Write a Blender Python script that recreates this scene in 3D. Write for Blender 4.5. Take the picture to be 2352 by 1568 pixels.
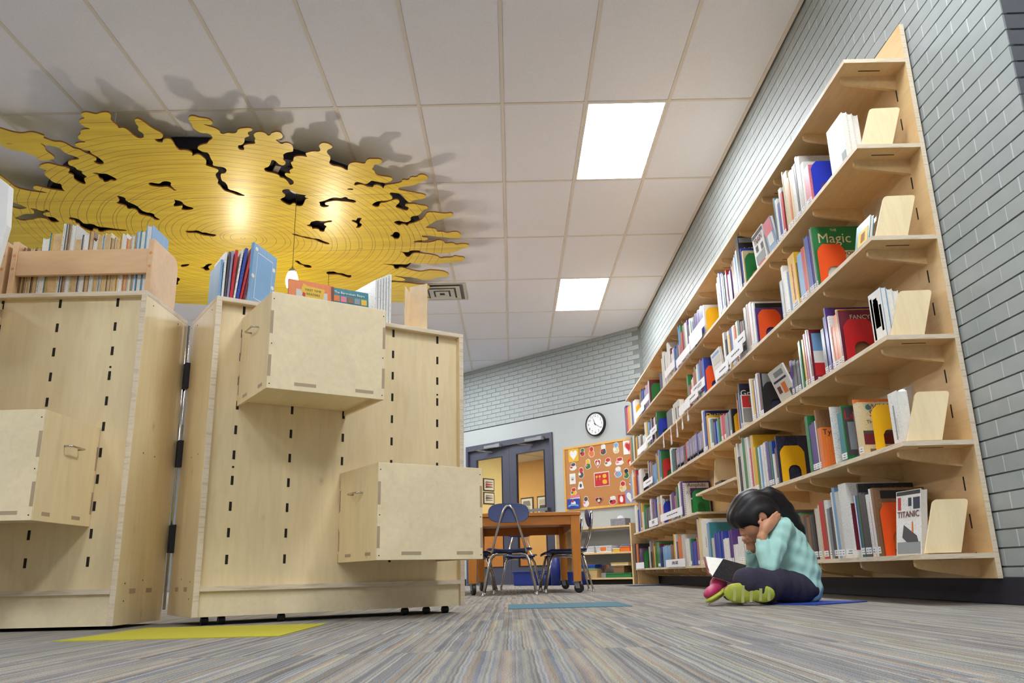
import bpy, math, random
import numpy as np
from mathutils import Matrix, Vector

S = bpy.context.scene
COL = S.collection
for o in list(bpy.data.objects):
    bpy.data.objects.remove(o, do_unlink=True)

# ------------------------------------------------------------------ camera
def make_camera():
    p, r, y = math.radians(15.958), math.radians(-1.376), math.radians(0.261)
    f = Vector((math.sin(y)*math.cos(p), math.cos(y)*math.cos(p), math.sin(p)))
    rt = Vector((math.cos(y), -math.sin(y), 0))
    up = rt.cross(f)
    c, s = math.cos(r), math.sin(r)
    rt, up = c*rt+s*up, -s*rt+c*up
    cd = bpy.data.cameras.new('camera')
    cam = bpy.data.objects.new('camera', cd)
    COL.objects.link(cam)
    m = Matrix((rt, up, -f)).transposed().to_4x4()
    m.translation = (0, 0, 0.150)
    cam.matrix_world = m
    cd.sensor_fit = 'HORIZONTAL'
    cd.sensor_width = 36.0
    cd.lens = 1872.7/2352*36.0
    cd.clip_start = 0.02
    S.camera = cam
make_camera()

# ------------------------------------------------------------------ world, exposure
w = bpy.data.worlds.new('world')
S.world = w
w.use_nodes = True
w.node_tree.nodes['Background'].inputs[0].default_value = (0.75, 0.78, 0.8, 1)
w.node_tree.nodes['Background'].inputs[1].default_value = 0.25
S.view_settings.view_transform = 'Standard'
S.view_settings.look = 'None'
S.view_settings.gamma = 1.0
S.view_settings.use_curve_mapping = False
S.view_settings.exposure = 0.63
TROFFER = 22.0      # emission of the ceiling light panels
PENDANT = 115.0      # emission of the pendant shades
HALL = 13.0         # emission of the unseen panels added to light the hall behind the doors

# ------------------------------------------------------------------ materials
MATS = {}
def lin(c):
    return tuple(((x/255)/12.92 if x/255 <= .04045 else ((x/255+.055)/1.055)**2.4) for x in c)
def nodes(name):
    m = bpy.data.materials.new(name)
    m.use_nodes = True
    nt = m.node_tree
    b = nt.nodes['Principled BSDF']
    MATS[name] = m
    return m, nt, b
def N(nt, typ, **kw):
    n = nt.nodes.new(typ)
    for k, v in kw.items():
        if k.startswith('i_'):
            n.inputs[int(k[2:])].default_value = v
        else:
            setattr(n, k, v)
    return n
def coords(nt, scale=(1, 1, 1), kind='Object', loc=(0, 0, 0)):
    tc = N(nt, 'ShaderNodeTexCoord')
    mp = N(nt, 'ShaderNodeMapping')
    mp.inputs['Scale'].default_value = scale
    mp.inputs['Location'].default_value = loc
    nt.links.new(tc.outputs[kind], mp.inputs[0])
    return mp.outputs[0]
def ramp(nt, src, stops, interp='LINEAR'):
    r = N(nt, 'ShaderNodeValToRGB')
    r.color_ramp.interpolation = interp
    el = r.color_ramp.elements
    while len(el) < len(stops):
        el.new(0.5)
    for e, (p, c) in zip(el, stops):
        e.position = p
        e.color = (*c, 1)
    nt.links.new(src, r.inputs[0])
    return r.outputs[0]
def mixc(nt, fac, a, b, mode='MIX'):
    m = N(nt, 'ShaderNodeMix', data_type='RGBA', blend_type=mode)
    for sock, v in ((m.inputs[0], fac), (m.inputs[6], a), (m.inputs[7], b)):
        if hasattr(v, 'type'):
            nt.links.new(v, sock)
        elif isinstance(v, (int, float)):
            sock.default_value = v
        else:
            sock.default_value = (*v, 1)
    return m.outputs[2]
def math_(nt, op, a, b=None, c=None):
    m = N(nt, 'ShaderNodeMath', operation=op)
    for i, v in enumerate((a, b, c)):
        if v is None:
            continue
        if hasattr(v, 'type'):
            nt.links.new(v, m.inputs[i])
        else:
            m.inputs[i].default_value = v
    return m.outputs[0]
def bump(nt, b, src, strength=.2, dist=.01):
    bp = N(nt, 'ShaderNodeBump')
    bp.inputs['Strength'].default_value = strength
    bp.inputs['Distance'].default_value = dist
    nt.links.new(src, bp.inputs['Height'])
    nt.links.new(bp.outputs[0], b.inputs['Normal'])
def plain(name, col, rough=.5, metal=0.0, var=.06, scale=12, bmp=0, bscale=200, bdist=.002, spec=.5, coat=0):
    m, nt, b = nodes(name)
    c = lin(col)
    no = N(nt, 'ShaderNodeTexNoise')
    no.inputs['Scale'].default_value = scale
    no.inputs['Detail'].default_value = 4
    nt.links.new(coords(nt), no.inputs[0])
    nt.links.new(ramp(nt, no.outputs[0], [(.3, tuple(x*(1-var) for x in c)), (.7, tuple(min(1, x*(1+var)) for x in c))]), b.inputs['Base Color'])
    b.inputs['Roughness'].default_value = rough
    b.inputs['Metallic'].default_value = metal
    b.inputs['Specular IOR Level'].default_value = spec
    b.inputs['Coat Weight'].default_value = coat
    if bmp:
        n2 = N(nt, 'ShaderNodeTexNoise')
        n2.inputs['Scale'].default_value = bscale
        n2.inputs['Detail'].default_value = 3
        nt.links.new(coords(nt), n2.inputs[0])
        bump(nt, b, n2.outputs[0], bmp, bdist)
    return m
def emit(name, col, strength):
    m, nt, b = nodes(name)
    b.inputs['Base Color'].default_value = (.8, .8, .8, 1)
    b.inputs['Emission Color'].default_value = (*lin(col), 1)
    b.inputs['Emission Strength'].default_value = strength
    return m
def wood(name, light, dark, scale=(3, 3, .45), rough=.42, knots=True, grain=16):
    """birch or oak veneer: grain drawn out along one axis of the piece, faint knots"""
    m, nt, b = nodes(name)
    l, d = lin(light), lin(dark)
    oi = N(nt, 'ShaderNodeObjectInfo')
    va = N(nt, 'ShaderNodeVectorMath', operation='ADD')
    nt.links.new(coords(nt, scale), va.inputs[0])
    sc = N(nt, 'ShaderNodeVectorMath', operation='SCALE')
    nt.links.new(oi.outputs['Location'], sc.inputs[0])
    sc.inputs['Scale'].default_value = 3.7
    nt.links.new(sc.outputs[0], va.inputs[1])
    no = N(nt, 'ShaderNodeTexNoise')
    no.inputs['Scale'].default_value = grain
    no.inputs['Detail'].default_value = 6
    no.inputs['Distortion'].default_value = .6
    nt.links.new(va.outputs[0], no.inputs[0])
    n2 = N(nt, 'ShaderNodeTexNoise')
    n2.inputs['Scale'].default_value = 2.2
    n2.inputs['Distortion'].default_value = 1.2
    nt.links.new(va.outputs[0], n2.inputs[0])
    c1 = ramp(nt, no.outputs[0], [(.32, d), (.6, l)])
    c2 = ramp(nt, n2.outputs[0], [(.35, tuple(x*.93 for x in l)), (.65, tuple(min(1, x*1.04) for x in l))])
    c = mixc(nt, .3, c2, c1)
    if knots:
        vo = N(nt, 'ShaderNodeTexVoronoi')
        vo.inputs['Scale'].default_value = 4.6
        nt.links.new(coords(nt, (1.6, 1.6, 1)), vo.inputs[0])
        k = ramp(nt, vo.outputs['Distance'], [(.0, (.8, .8, .8)), (.03, (.35, .35, .35)), (.12, (0, 0, 0))])
        c = mixc(nt, k, c, tuple(x*.55 for x in d))
    nt.links.new(c, b.inputs['Base Color'])
    b.inputs['Roughness'].default_value = rough
    bump(nt, b, no.outputs[0], .05, .001)
    return m
def ply_edge(name='ply_edge'):
    m, nt, b = nodes(name)
    no = N(nt, 'ShaderNodeTexNoise')
    no.inputs['Scale'].default_value = 25
    nt.links.new(coords(nt, (.3, .3, 3)), no.inputs[0])
    nt.links.new(ramp(nt, no.outputs[0], [(.35, lin((206, 186, 158))), (.5, lin((228, 212, 188))), (.65, lin((220, 200, 172)))]), b.inputs['Base Color'])
    b.inputs['Roughness'].default_value = .5
    return m
def carpet():
    m, nt, b = nodes('striped_carpet')
    tc = N(nt, 'ShaderNodeTexCoord')
    sp = N(nt, 'ShaderNodeSeparateXYZ')
    nt.links.new(tc.outputs['Object'], sp.inputs[0])
    x, y = sp.outputs[0], sp.outputs[1]
    cm = N(nt, 'ShaderNodeCombineXYZ')
    nt.links.new(math_(nt, 'FLOOR', math_(nt, 'DIVIDE', x, .6)), cm.inputs[0])
    nt.links.new(math_(nt, 'FLOOR', math_(nt, 'DIVIDE', y, .6)), cm.inputs[1])
    wn = N(nt, 'ShaderNodeTexWhiteNoise', noise_dimensions='2D')
    nt.links.new(cm.outputs[0], wn.inputs['Vector'])
    off = math_(nt, 'MULTIPLY', wn.outputs['Value'], 90)
    fz = N(nt, 'ShaderNodeTexNoise')
    fz.inputs['Scale'].default_value = 9
    fz.inputs['Detail'].default_value = 5
    nt.links.new(coords(nt), fz.inputs[0])
    xs = math_(nt, 'ADD', math_(nt, 'ADD', math_(nt, 'MULTIPLY', x, 250), math_(nt, 'MULTIPLY', fz.outputs[0], 2.2)), off)
    st = N(nt, 'ShaderNodeTexWhiteNoise', noise_dimensions='1D')
    nt.links.new(math_(nt, 'FLOOR', xs), st.inputs['W'])
    cols = [(112, 112, 116), (150, 150, 146), (176, 174, 166), (128, 130, 136), (196, 192, 182), (88, 94, 112), (160, 158, 152), (136, 132, 128),
            (178, 148, 112), (152, 154, 152), (112, 130, 162), (184, 180, 150), (110, 110, 114), (170, 166, 160), (92, 90, 94), (172, 144, 140)]
    stops = [(i/len(cols), lin(c)) for i, c in enumerate(cols)]
    c = ramp(nt, st.outputs[0], stops, 'CONSTANT')
    st2 = N(nt, 'ShaderNodeTexWhiteNoise', noise_dimensions='1D')
    nt.links.new(math_(nt, 'FLOOR', math_(nt, 'MULTIPLY', math_(nt, 'ADD', xs, 37.3), .31)), st2.inputs['W'])
    c = mixc(nt, .38, c, ramp(nt, st2.outputs[0], stops, 'CONSTANT'))
    br = N(nt, 'ShaderNodeTexNoise')
    br.inputs['Scale'].default_value = 24
    nt.links.new(coords(nt, (1, .12, 1)), br.inputs[0])
    c = mixc(nt, .36, c, ramp(nt, br.outputs[0], [(.3, lin((124, 118, 112))), (.7, lin((182, 174, 162)))]))
    sp2 = N(nt, 'ShaderNodeTexNoise')
    sp2.inputs['Scale'].default_value = 420
    nt.links.new(coords(nt), sp2.inputs[0])
    c = mixc(nt, .75, c, ramp(nt, sp2.outputs[0], [(.35, (.45, .44, .43)), (.65, (1.25, 1.23, 1.2))]), 'MULTIPLY')
    nt.links.new(c, b.inputs['Base Color'])
    b.inputs['Roughness'].default_value = .95
    b.inputs['Specular IOR Level'].default_value = .1
    bump(nt, b, sp2.outputs[0], .6, .004)
    return m
def cloud_mat():
    """golden stained veneer with routed growth rings around the middle of the panel"""
    m, nt, b = nodes('yellow_ring_veneer')
    tc = N(nt, 'ShaderNodeTexCoord')
    sp = N(nt, 'ShaderNodeSeparateXYZ')
    nt.links.new(tc.outputs['Object'], sp.inputs[0])
    x, y = sp.outputs[0], sp.outputs[1]
    wob = N(nt, 'ShaderNodeTexNoise')
    wob.inputs['Scale'].default_value = .9
    nt.links.new(coords(nt), wob.inputs[0])
    r = math_(nt, 'SQRT', math_(nt, 'ADD', math_(nt, 'POWER', x, 2), math_(nt, 'POWER', y, 2)))
    r = math_(nt, 'ADD', r, math_(nt, 'MULTIPLY', wob.outputs[0], .12))
    rr = math_(nt, 'MULTIPLY', r, 15.5)
    wn = N(nt, 'ShaderNodeTexWhiteNoise', noise_dimensions='1D')
    nt.links.new(math_(nt, 'FLOOR', rr), wn.inputs['W'])
    ce = math_(nt, 'ADD', math_(nt, 'MULTIPLY', wn.outputs[0], .7), .15)
    d = math_(nt, 'ABSOLUTE', math_(nt, 'SUBTRACT', math_(nt, 'FRACT', rr), ce))
    line = math_(nt, 'LESS_THAN', d, .034)
    inside = math_(nt, 'LESS_THAN', r, 2.0)
    line = math_(nt, 'MULTIPLY', line, inside)
    g = N(nt, 'ShaderNodeTexNoise')
    g.inputs['Scale'].default_value = 14
    g.inputs['Detail'].default_value = 5
    nt.links.new(coords(nt, (.12, 1, 1)), g.inputs[0])
    c = ramp(nt, g.outputs[0], [(.3, lin((224, 190, 20))), (.7, lin((244, 218, 44)))])
    vo = N(nt, 'ShaderNodeTexVoronoi')
    vo.inputs['Scale'].default_value = 3.6
    nt.links.new(coords(nt, (.5, 1, 1)), vo.inputs[0])
    c = mixc(nt, ramp(nt, vo.outputs['Distance'], [(0, (.7, .7, .7)), (.06, (0, 0, 0))]), c, lin((120, 74, 12)))
    sd = math_(nt, 'ABSOLUTE', math_(nt, 'SUBTRACT', math_(nt, 'FRACT', math_(nt, 'DIVIDE', math_(nt, 'ADD', y, .25), 1.22)), .5))
    seam = math_(nt, 'LESS_THAN', sd, .0022)
    line = math_(nt, 'MAXIMUM', line, seam)
    c = mixc(nt, math_(nt, 'MULTIPLY', line, .8), c, lin((118, 64, 14)))
    nt.links.new(c, b.inputs['Base Color'])
    b.inputs['Roughness'].default_value = .36
    b.inputs['Coat Weight'].default_value = .2
    b.inputs['Coat Roughness'].default_value = .28
    bump(nt, b, math_(nt, 'SUBTRACT', 1.0, line), .25, .004)
    return m
def glass(name, tint=(1, 1, 1), rough=.02, alpha=.16):
    m, nt, b = nodes(name)
    out = nt.nodes['Material Output']
    tr = N(nt, 'ShaderNodeBsdfTransparent')
    tr.inputs[0].default_value = (*tint, 1)
    gl = N(nt, 'ShaderNodeBsdfGlossy')
    gl.inputs['Roughness'].default_value = rough
    fr = N(nt, 'ShaderNodeLayerWeight')
    mx = N(nt, 'ShaderNodeMixShader')
    nt.links.new(math_(nt, 'ADD', math_(nt, 'MULTIPLY', math_(nt, 'POWER', fr.outputs['Facing'], 5.0), .9), alpha*.25), mx.inputs[0])
    nt.links.new(tr.outputs[0], mx.inputs[1])
    nt.links.new(gl.outputs[0], mx.inputs[2])
    nt.links.new(mx.outputs[0], out.inputs[0])
    return m
def printed(name, col, rough=.38, amount=.22):
    """a book cover: one colour with blotches and small type-like flecks in a lighter or darker tone"""
    m, nt, b = nodes(name)
    c = lin(col)
    lum = .3*c[0]+.6*c[1]+.1*c[2]
    ink = tuple(x*.25 for x in c) if lum > .35 else tuple(min(1, x*.8+.12) for x in c)
    oi = N(nt, 'ShaderNodeObjectInfo')
    rv = N(nt, 'ShaderNodeVectorMath', operation='ADD')
    nt.links.new(coords(nt, (30, 30, 1)), rv.inputs[0])
    cx = N(nt, 'ShaderNodeCombineXYZ')
    nt.links.new(math_(nt, 'MULTIPLY', oi.outputs['Random'], 50), cx.inputs[2])
    nt.links.new(cx.outputs[0], rv.inputs[1])
    a = N(nt, 'ShaderNodeTexNoise')
    a.inputs['Scale'].default_value = 5
    a.inputs['Detail'].default_value = 1
    nt.links.new(rv.outputs[0], a.inputs[0])
    rv2 = N(nt, 'ShaderNodeVectorMath', operation='ADD')
    nt.links.new(coords(nt, (60, 60, 130)), rv2.inputs[0])
    nt.links.new(cx.outputs[0], rv2.inputs[1])
    t = N(nt, 'ShaderNodeTexNoise')
    t.inputs['Scale'].default_value = 1.6
    t.inputs['Detail'].default_value = 2
    nt.links.new(rv2.outputs[0], t.inputs[0])
    zone = ramp(nt, a.outputs[0], [(.5, (0, 0, 0)), (.56, (1, 1, 1))])
    fleck = ramp(nt, t.outputs[0], [(.54, (0, 0, 0)), (.58, (1, 1, 1))])
    f = math_(nt, 'MULTIPLY', math_(nt, 'MULTIPLY', zone, fleck), amount*2)
    tone = mixc(nt, a.outputs[0], tuple(x*.82 for x in c), tuple(min(1, x*1.12) for x in c))
    nt.links.new(mixc(nt, f, tone, ink), b.inputs['Base Color'])
    b.inputs['Roughness'].default_value = rough
    b.inputs['Coat Weight'].default_value = .3
    b.inputs['Coat Roughness'].default_value = .15
    return m

PAL = {'W': (232, 230, 226), 'w': (205, 200, 192), 'g': (138, 142, 146), 'k': (74, 70, 72), 'K': (28, 28, 34), 'N': (30, 36, 72),
       'B': (34, 62, 160), 'b': (118, 164, 208), 'T': (42, 124, 136), 'G': (34, 118, 62), 'Y': (228, 178, 36), 'O': (226, 118, 44),
       'R': (196, 32, 38), 'r': (222, 120, 136), 'm': (110, 28, 44), 'P': (84, 50, 128), 'p': (150, 140, 172), 'C': (222, 204, 160), 't': (132, 94, 62)}
CNAME = {'W': 'white', 'w': 'off-white', 'g': 'grey', 'k': 'dark grey', 'K': 'black', 'N': 'navy', 'B': 'blue', 'b': 'light blue', 'T': 'teal',
         'G': 'green', 'Y': 'yellow', 'O': 'orange', 'R': 'red', 'r': 'pink', 'm': 'maroon', 'P': 'purple', 'p': 'lilac', 'C': 'cream', 't': 'brown'}
for k, c in PAL.items():
    printed('cover_'+CNAME[k].replace(' ', '_').replace('-', '_'), c)
def cover(k):
    return MATS['cover_'+CNAME[k].replace(' ', '_').replace('-', '_')]
def paint(k):
    n = 'ink_'+CNAME[k].replace(' ', '_').replace('-', '_')
    return MATS.get(n) or plain(n, PAL[k], .55)

wood('birch_ply', (238, 217, 174), (220, 190, 140))
wood('birch_ply_flat', (240, 222, 184), (224, 198, 152), (3, .45, 3))
wood('birch_wall_unit', (228, 194, 142), (204, 162, 108), (3, .5, 3), .45)
wood('maple_rack', (226, 184, 138), (208, 160, 112), (.5, 3, 3), .45, False)
wood('oak_table', (196, 122, 44), (160, 90, 26), (.5, 4, 4), .35, False)
wood('oak_leg', (204, 128, 46), (172, 98, 30), (4, 4, .5), .35, False)
ply_edge()
carpet()
cloud_mat()
plain('page_white', (236, 232, 222), .8, var=.05, scale=60)
plain('page_tan', (214, 182, 134), .85, var=.12, scale=50)
plain('page_cream', (238, 214, 178), .7, var=.06, scale=20)
plain('slot_dark', (38, 28, 20), .9)
plain('ceiling_tile', (237, 240, 251), .95, var=.035, scale=120, bmp=.25, bscale=260, bdist=.002, spec=.1)
plain('ceiling_grid', (224, 219, 213), .7, var=.02)
plain('brick_paint_grey', (161, 167, 166), .5, var=.05, scale=9, bmp=.35, bscale=95, bdist=.002, spec=.4)
plain('mortar_light', (196, 202, 202), .6)
plain('mortar_paint_grey', (128, 132, 130), .7, var=.06, scale=20)
plain('brick_paint_charcoal', (110, 111, 116), .5, var=.08, scale=12, bmp=.35, bscale=95, bdist=.002)
plain('mortar_charcoal', (50, 50, 54), .7)
plain('wall_paint', (178, 183, 182), .6, var=.02, scale=3)
plain('wall_cream', (240, 226, 170), .7, var=.02)
plain('wall_orange', (232, 186, 116), .7, var=.03)
plain('base_rubber', (44, 40, 50), .55, var=.08)
plain('door_blue_grey', (72, 72, 88), .45, var=.03)
plain('aluminium', (186, 186, 188), .3, 1.0, var=.03)
plain('chrome', (200, 196, 190), .14, 1.0, var=.02)
plain('steel_dark', (60, 60, 62), .4, .8)
plain('black_plastic', (26, 26, 30), .45)
plain('closer_grey', (138, 138, 142), .45)
plain('black_hinge', (34, 32, 36), .5, .3)
plain('joint_tan', (178, 154, 126), .6)
plain('drum_navy', (18, 16, 34), .7)
plain('bar_grey', (120, 108, 100), .5, .5)
plain('white_paint', (232, 230, 226), .5, var=.02)
plain('card_white', (236, 236, 240), .75, var=.02)
plain('cork', (190, 132, 78), .9, var=.14, scale=160, bmp=.4, bscale=300, bdist=.001)
plain('frame_oak', (222, 170, 84), .5, var=.05)
plain('seat_navy', (22, 44, 104), .35, var=.05)
plain('bucket_blue', (24, 44, 120), .4, var=.06)
plain('carpet_lime', (188, 178, 66), .95, var=.10, scale=300, bmp=.6, bscale=420, bdist=.003, spec=.1)
plain('carpet_blue', (92, 124, 138), .95, var=.10, scale=300, bmp=.6, bscale=420, bdist=.003, spec=.1)
plain('carpet_navy', (30, 52, 84), .95, var=.1, scale=300, spec=.1)
plain('mat_blue', (40, 76, 170), .5, var=.05)
plain('basket_wicker', (196, 168, 112), .8, var=.25, scale=90, bmp=.8, bscale=120, bdist=.004)
plain('basket_white', (222, 222, 224), .5)
plain('stone_print', (132, 132, 138), .6, var=.25, scale=60)
plain('clock_face', (240, 240, 242), .25, var=.01, coat=.5)
plain('skin', (206, 146, 112), .5, var=.05, scale=30)
plain('hair_black', (22, 18, 22), .48, var=.25, scale=40)
plain('shirt_mint', (176, 220, 212), .85, var=.05, scale=25, bmp=.2, bscale=500, bdist=.001, spec=.2)
plain('denim_dark', (62, 58, 74), .85, var=.12, scale=60, bmp=.2, bscale=600, bdist=.001, spec=.2)
plain('shoe_pink', (176, 44, 92), .5, var=.1)
plain('sole_lime', (186, 196, 74), .7, var=.12, scale=40)
plain('sole_pale', (204, 206, 130), .7)
plain('lip', (170, 92, 82), .5)
plain('orange_wood', (214, 140, 60), .45)
emit('lamp_panel', (244, 250, 255), TROFFER)
emit('hall_fill_panel', (255, 244, 214), HALL)
emit('pendant_glow', (255, 236, 206), PENDANT)
glass('door_glass')
glass('acrylic', (.96, .96, .97), .03, .25)
plain('vent_metal', (206, 200, 186), .35, .3)

# ------------------------------------------------------------------ mesh helpers
class MB:
    def __init__(s):
        s.v, s.f, s.m = [], [], []
    def add(s, vs, fs, m=0):
        k = len(s.v)
        s.v += [tuple(p) for p in vs]
        for f in fs:
            s.f.append(tuple(i+k for i in f))
            s.m.append(m)
        return s
    def box(s, x0, x1, y0, y1, z0, z1, m=0):
        v = [(x, y, z) for z in (z0, z1) for y in (y0, y1) for x in (x0, x1)]
        return s.add(v, [(0, 2, 3, 1), (4, 5, 7, 6), (0, 1, 5, 4), (2, 6, 7, 3), (0, 4, 6, 2), (1, 3, 7, 5)], m)
    def obox(s, x0, x1, y0, y1, z0, z1, M, m=0):
        v = [M @ Vector((x, y, z)) for z in (z0, z1) for y in (y0, y1) for x in (x0, x1)]
        return s.add(v, [(0, 2, 3, 1), (4, 5, 7, 6), (0, 1, 5, 4), (2, 6, 7, 3), (0, 4, 6, 2), (1, 3, 7, 5)], m)
    def prism(s, poly, a0, a1, axis='z', m=0, mside=None):
        """polygon (two coordinates) drawn out along an axis; poly counter-clockwise seen from +axis"""
        n = len(poly)
        def P(p, a):
            return (p[0], p[1], a) if axis == 'z' else ((p[0], a, p[1]) if axis == 'y' else (a, p[0], p[1]))
        v = [P(p, a0) for p in poly]+[P(p, a1) for p in poly]
        f = [tuple(range(n-1, -1, -1)), tuple(range(n, 2*n))]
        k = len(s.f)
        s.add(v, f, m)
        s.add([], [], m)
        b = len(s.v)-2*n
        for i in range(n):
            j = (i+1) % n
            s.f.append((b+i, b+j, b+n+j, b+n+i))
            s.m.append(m if mside is None else mside)
        return s
    def tube(s, pts, r, n=8, m=0, closed=False):
        P = [Vector(p) for p in pts]
        R = r if isinstance(r, (list, tuple)) else [r]*len(P)
        k = len(s.v)
        prev = None
        for i, p in enumerate(P):
            a = P[i-1] if i else P[0]
            c = P[i+1] if i < len(P)-1 else P[-1]
            t = (c-a).normalized()
            if prev is None:
                u = t.orthogonal().normalized()
            else:
                u = (prev-t*prev.dot(t))
                u = u.normalized() if u.length > 1e-6 else t.orthogonal().normalized()
            prev = u
            w_ = t.cross(u)
            for j in range(n):
                an = 2*math.pi*j/n
                s.v.append(tuple(p+(u*math.cos(an)+w_*math.sin(an))*R[i]))
        for i in range(len(P)-1):
            for j in range(n):
                j2 = (j+1) % n
                s.f.append((k+i*n+j, k+i*n+j2, k+(i+1)*n+j2, k+(i+1)*n+j))
                s.m.append(m)
        s.f.append(tuple(k+j for j in range(n-1, -1, -1)))
        s.m.append(m)
        s.f.append(tuple(k+(len(P)-1)*n+j for j in range(n)))
        s.m.append(m)
        return s
    def lathe(s, prof, n=20, c=(0, 0, 0), m=0, axis='z'):
        k = len(s.v)
        for (r, z) in prof:
            for j in range(n):
                a = 2*math.pi*j/n
                x, y = r*math.cos(a), r*math.sin(a)
                p = (x, y, z) if axis == 'z' else ((x, z, y) if axis == 'y' else (z, x, y))
                s.v.append((c[0]+p[0], c[1]+p[1], c[2]+p[2]))
        for i in range(len(prof)-1):
            for j in range(n):
                j2 = (j+1) % n
                s.f.append((k+i*n+j, k+i*n+j2, k+(i+1)*n+j2, k+(i+1)*n+j))
                s.m.append(m)
        return s
    def mesh(s, name, mats):
        me = bpy.data.meshes.new(name)
        me.from_pydata(s.v, [], s.f)
        for mt in mats:
            me.materials.append(MATS[mt] if isinstance(mt, str) else mt)
        me.polygons.foreach_set('material_index', s.m)
        return me
    def build(s, name, mats, parent=None, loc=None, rz=0.0, smooth=False, bevel=0):
        if not isinstance(mats, (list, tuple)):
            mats = [mats]
        me = s.mesh(name, mats)
        if smooth:
            me.polygons.foreach_set('use_smooth', [True]*len(me.polygons))
        return link(name, me, parent, loc, rz, bevel)
def link(name, me, parent=None, loc=None, rz=0.0, bevel=0):
    o = bpy.data.objects.new(name, me)
    COL.objects.link(o)
    o.parent = parent
    if loc:
        o.location = loc
    if rz:
        o.rotation_euler = (0, 0, rz)
    if bevel:
        b = o.modifiers.new('bevel', 'BEVEL')
        b.width = bevel
        b.segments = 2
        b.limit_method = 'ANGLE'
    return o
def smooth_by(o, ang=40):
    me = o.data
    me.polygons.foreach_set('use_smooth', [True]*len(me.polygons))
    me.set_sharp_from_angle(angle=math.radians(ang))
def empty(name, loc=(0, 0, 0), rz=0.0, label=None, cat=None, group=None):
    o = bpy.data.objects.new(name, None)
    COL.objects.link(o)
    o.location = loc
    o.rotation_euler = (0, 0, rz)
    o.empty_display_size = .05
    if label:
        tag(o, label, cat, group)
    return o
def tag(o, label=None, cat=None, group=None, kind=None):
    if label:
        o['label'] = label
    if cat:
        o['category'] = cat
    if group:
        o['group'] = group
    if kind:
        o['kind'] = kind
    return o
def struct(o):
    o['kind'] = 'structure'
    return o
def copy_tree(o, parent=None):
    c = o.copy()
    COL.objects.link(c)
    c.parent = parent
    for ch in list(o.children):
        copy_tree(ch, c)
    return c
def text(body, size, mat, parent, loc, rot=(math.pi/2, 0, 0), depth=.0006, name='lettering', align='CENTER', sx=1.0):
    cu = bpy.data.curves.new(name, 'FONT')
    cu.body = body
    cu.size = size
    cu.align_x = align
    cu.align_y = 'CENTER'
    cu.extrude = depth
    cu.resolution_u = 2
    t = bpy.data.objects.new(name, cu)
    COL.objects.link(t)
    dg = bpy.context.evaluated_depsgraph_get()
    me = bpy.data.meshes.new_from_object(t.evaluated_get(dg))
    bpy.data.objects.remove(t, do_unlink=True)
    me.materials.clear()
    me.materials.append(MATS[mat] if isinstance(mat, str) else mat)
    o = link(name, me, parent, loc)
    o.rotation_euler = rot
    o.scale = (sx, 1, 1)
    return o
def rounded(x0, x1, y0, y1, r, n=4, corners=(1, 1, 1, 1)):
    """rounded rectangle, counter-clockwise from the lower left corner"""
    out = []
    for i, (cx, cy, a0) in enumerate(((x0+r, y0+r, 180), (x1-r, y0+r, 270), (x1-r, y1-r, 0), (x0+r, y1-r, 90))):
        if not corners[i]:
            out.append(((x0, x1, x1, x0)[i], (y0, y0, y1, y1)[i]))
            continue
        for k in range(n+1):
            a = math.radians(a0+90*k/n)
            out.append((cx+r*math.cos(a), cy+r*math.sin(a)))
    return out
def ordinal(i):
    names = ['first', 'second', 'third', 'fourth', 'fifth', 'sixth', 'seventh', 'eighth', 'ninth', 'tenth']
    if i <= 10:
        return names[i-1]
    return '%d%s' % (i, 'th' if 10 < i % 100 < 14 else {1: 'st', 2: 'nd', 3: 'rd'}.get(i % 10, 'th'))
RNG = random.Random(7)

# ================================================================== THE ROOM
ZC = 3.453                       # underside of the suspended ceiling
XW = 1.850                       # face of the long brick wall
FWP = (1.850, 10.898, 0.0)       # corner where the long wall meets the slanted end wall
FWA = math.radians(-44.2)        # local x runs to the right along that wall, local y into it
fl = struct(MB().box(-9.2, 5.0, -4.2, 19, -.1, 0).build('floor', 'striped_carpet'))
def carpet_tile(x0, x1, y0, y1, mat, label):
    o = MB().box(x0, x1, y0, y1, -.001, .0025).build('carpet_tile', mat, fl)
    o['label'] = label
carpet_tile(-1.28, -.655, 2.40, 3.0, 'carpet_lime', 'lime green carpet tile')
carpet_tile(-.03, .535, 3.88, 4.46, 'carpet_blue', 'dusty blue carpet tile')
carpet_tile(1.28, 1.83, 9.2, 9.8, 'carpet_navy', 'navy carpet tile')

# ---- suspended ceiling: backing, runners, tees and loose tiles
ce = struct(MB().box(-9.2, 4.4, -4.2, 18, ZC+.05, ZC+.12).build('ceiling', 'ceiling_tile'))
X0, Y0, DX, DY = -.615, 5.251, .61, 1.229
LIGHTS = [(2, 0), (2, 3), (2, -3), (2, -6), (-9, 0), (-9, 3), (-9, -3), (-9, -6), (-4, -6), (-1, -6), (-2, 5), (-5, 5), (-9, 6)]  # panels off the visible row are unseen, added to brighten cabinets and far wall
run = MB().box(-.012, .012, -4.2, 17.6, 0, .03).mesh('main_runner', ['ceiling_grid'])
tee = MB().box(.012, DX-.012, -.012, .012, 0, .03).mesh('cross_tee', ['ceiling_grid'])
til = MB().box(.013, DX-.013, .013, DY-.013, .004, .022).mesh('ceiling_tile', ['ceiling_tile'])
for i in range(-14, 5):
    link('main_runner', run, ce, (X0+DX*i, 0, ZC))
for i in range(-13, 4):
    for j in range(-7, 10):
        link('cross_tee', tee, ce, (X0+DX*i, Y0+DY*j, ZC))
        if (i, j) not in LIGHTS:
            link('ceiling_tile', til, ce, (X0+DX*i, Y0+DY*j, ZC))
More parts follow.
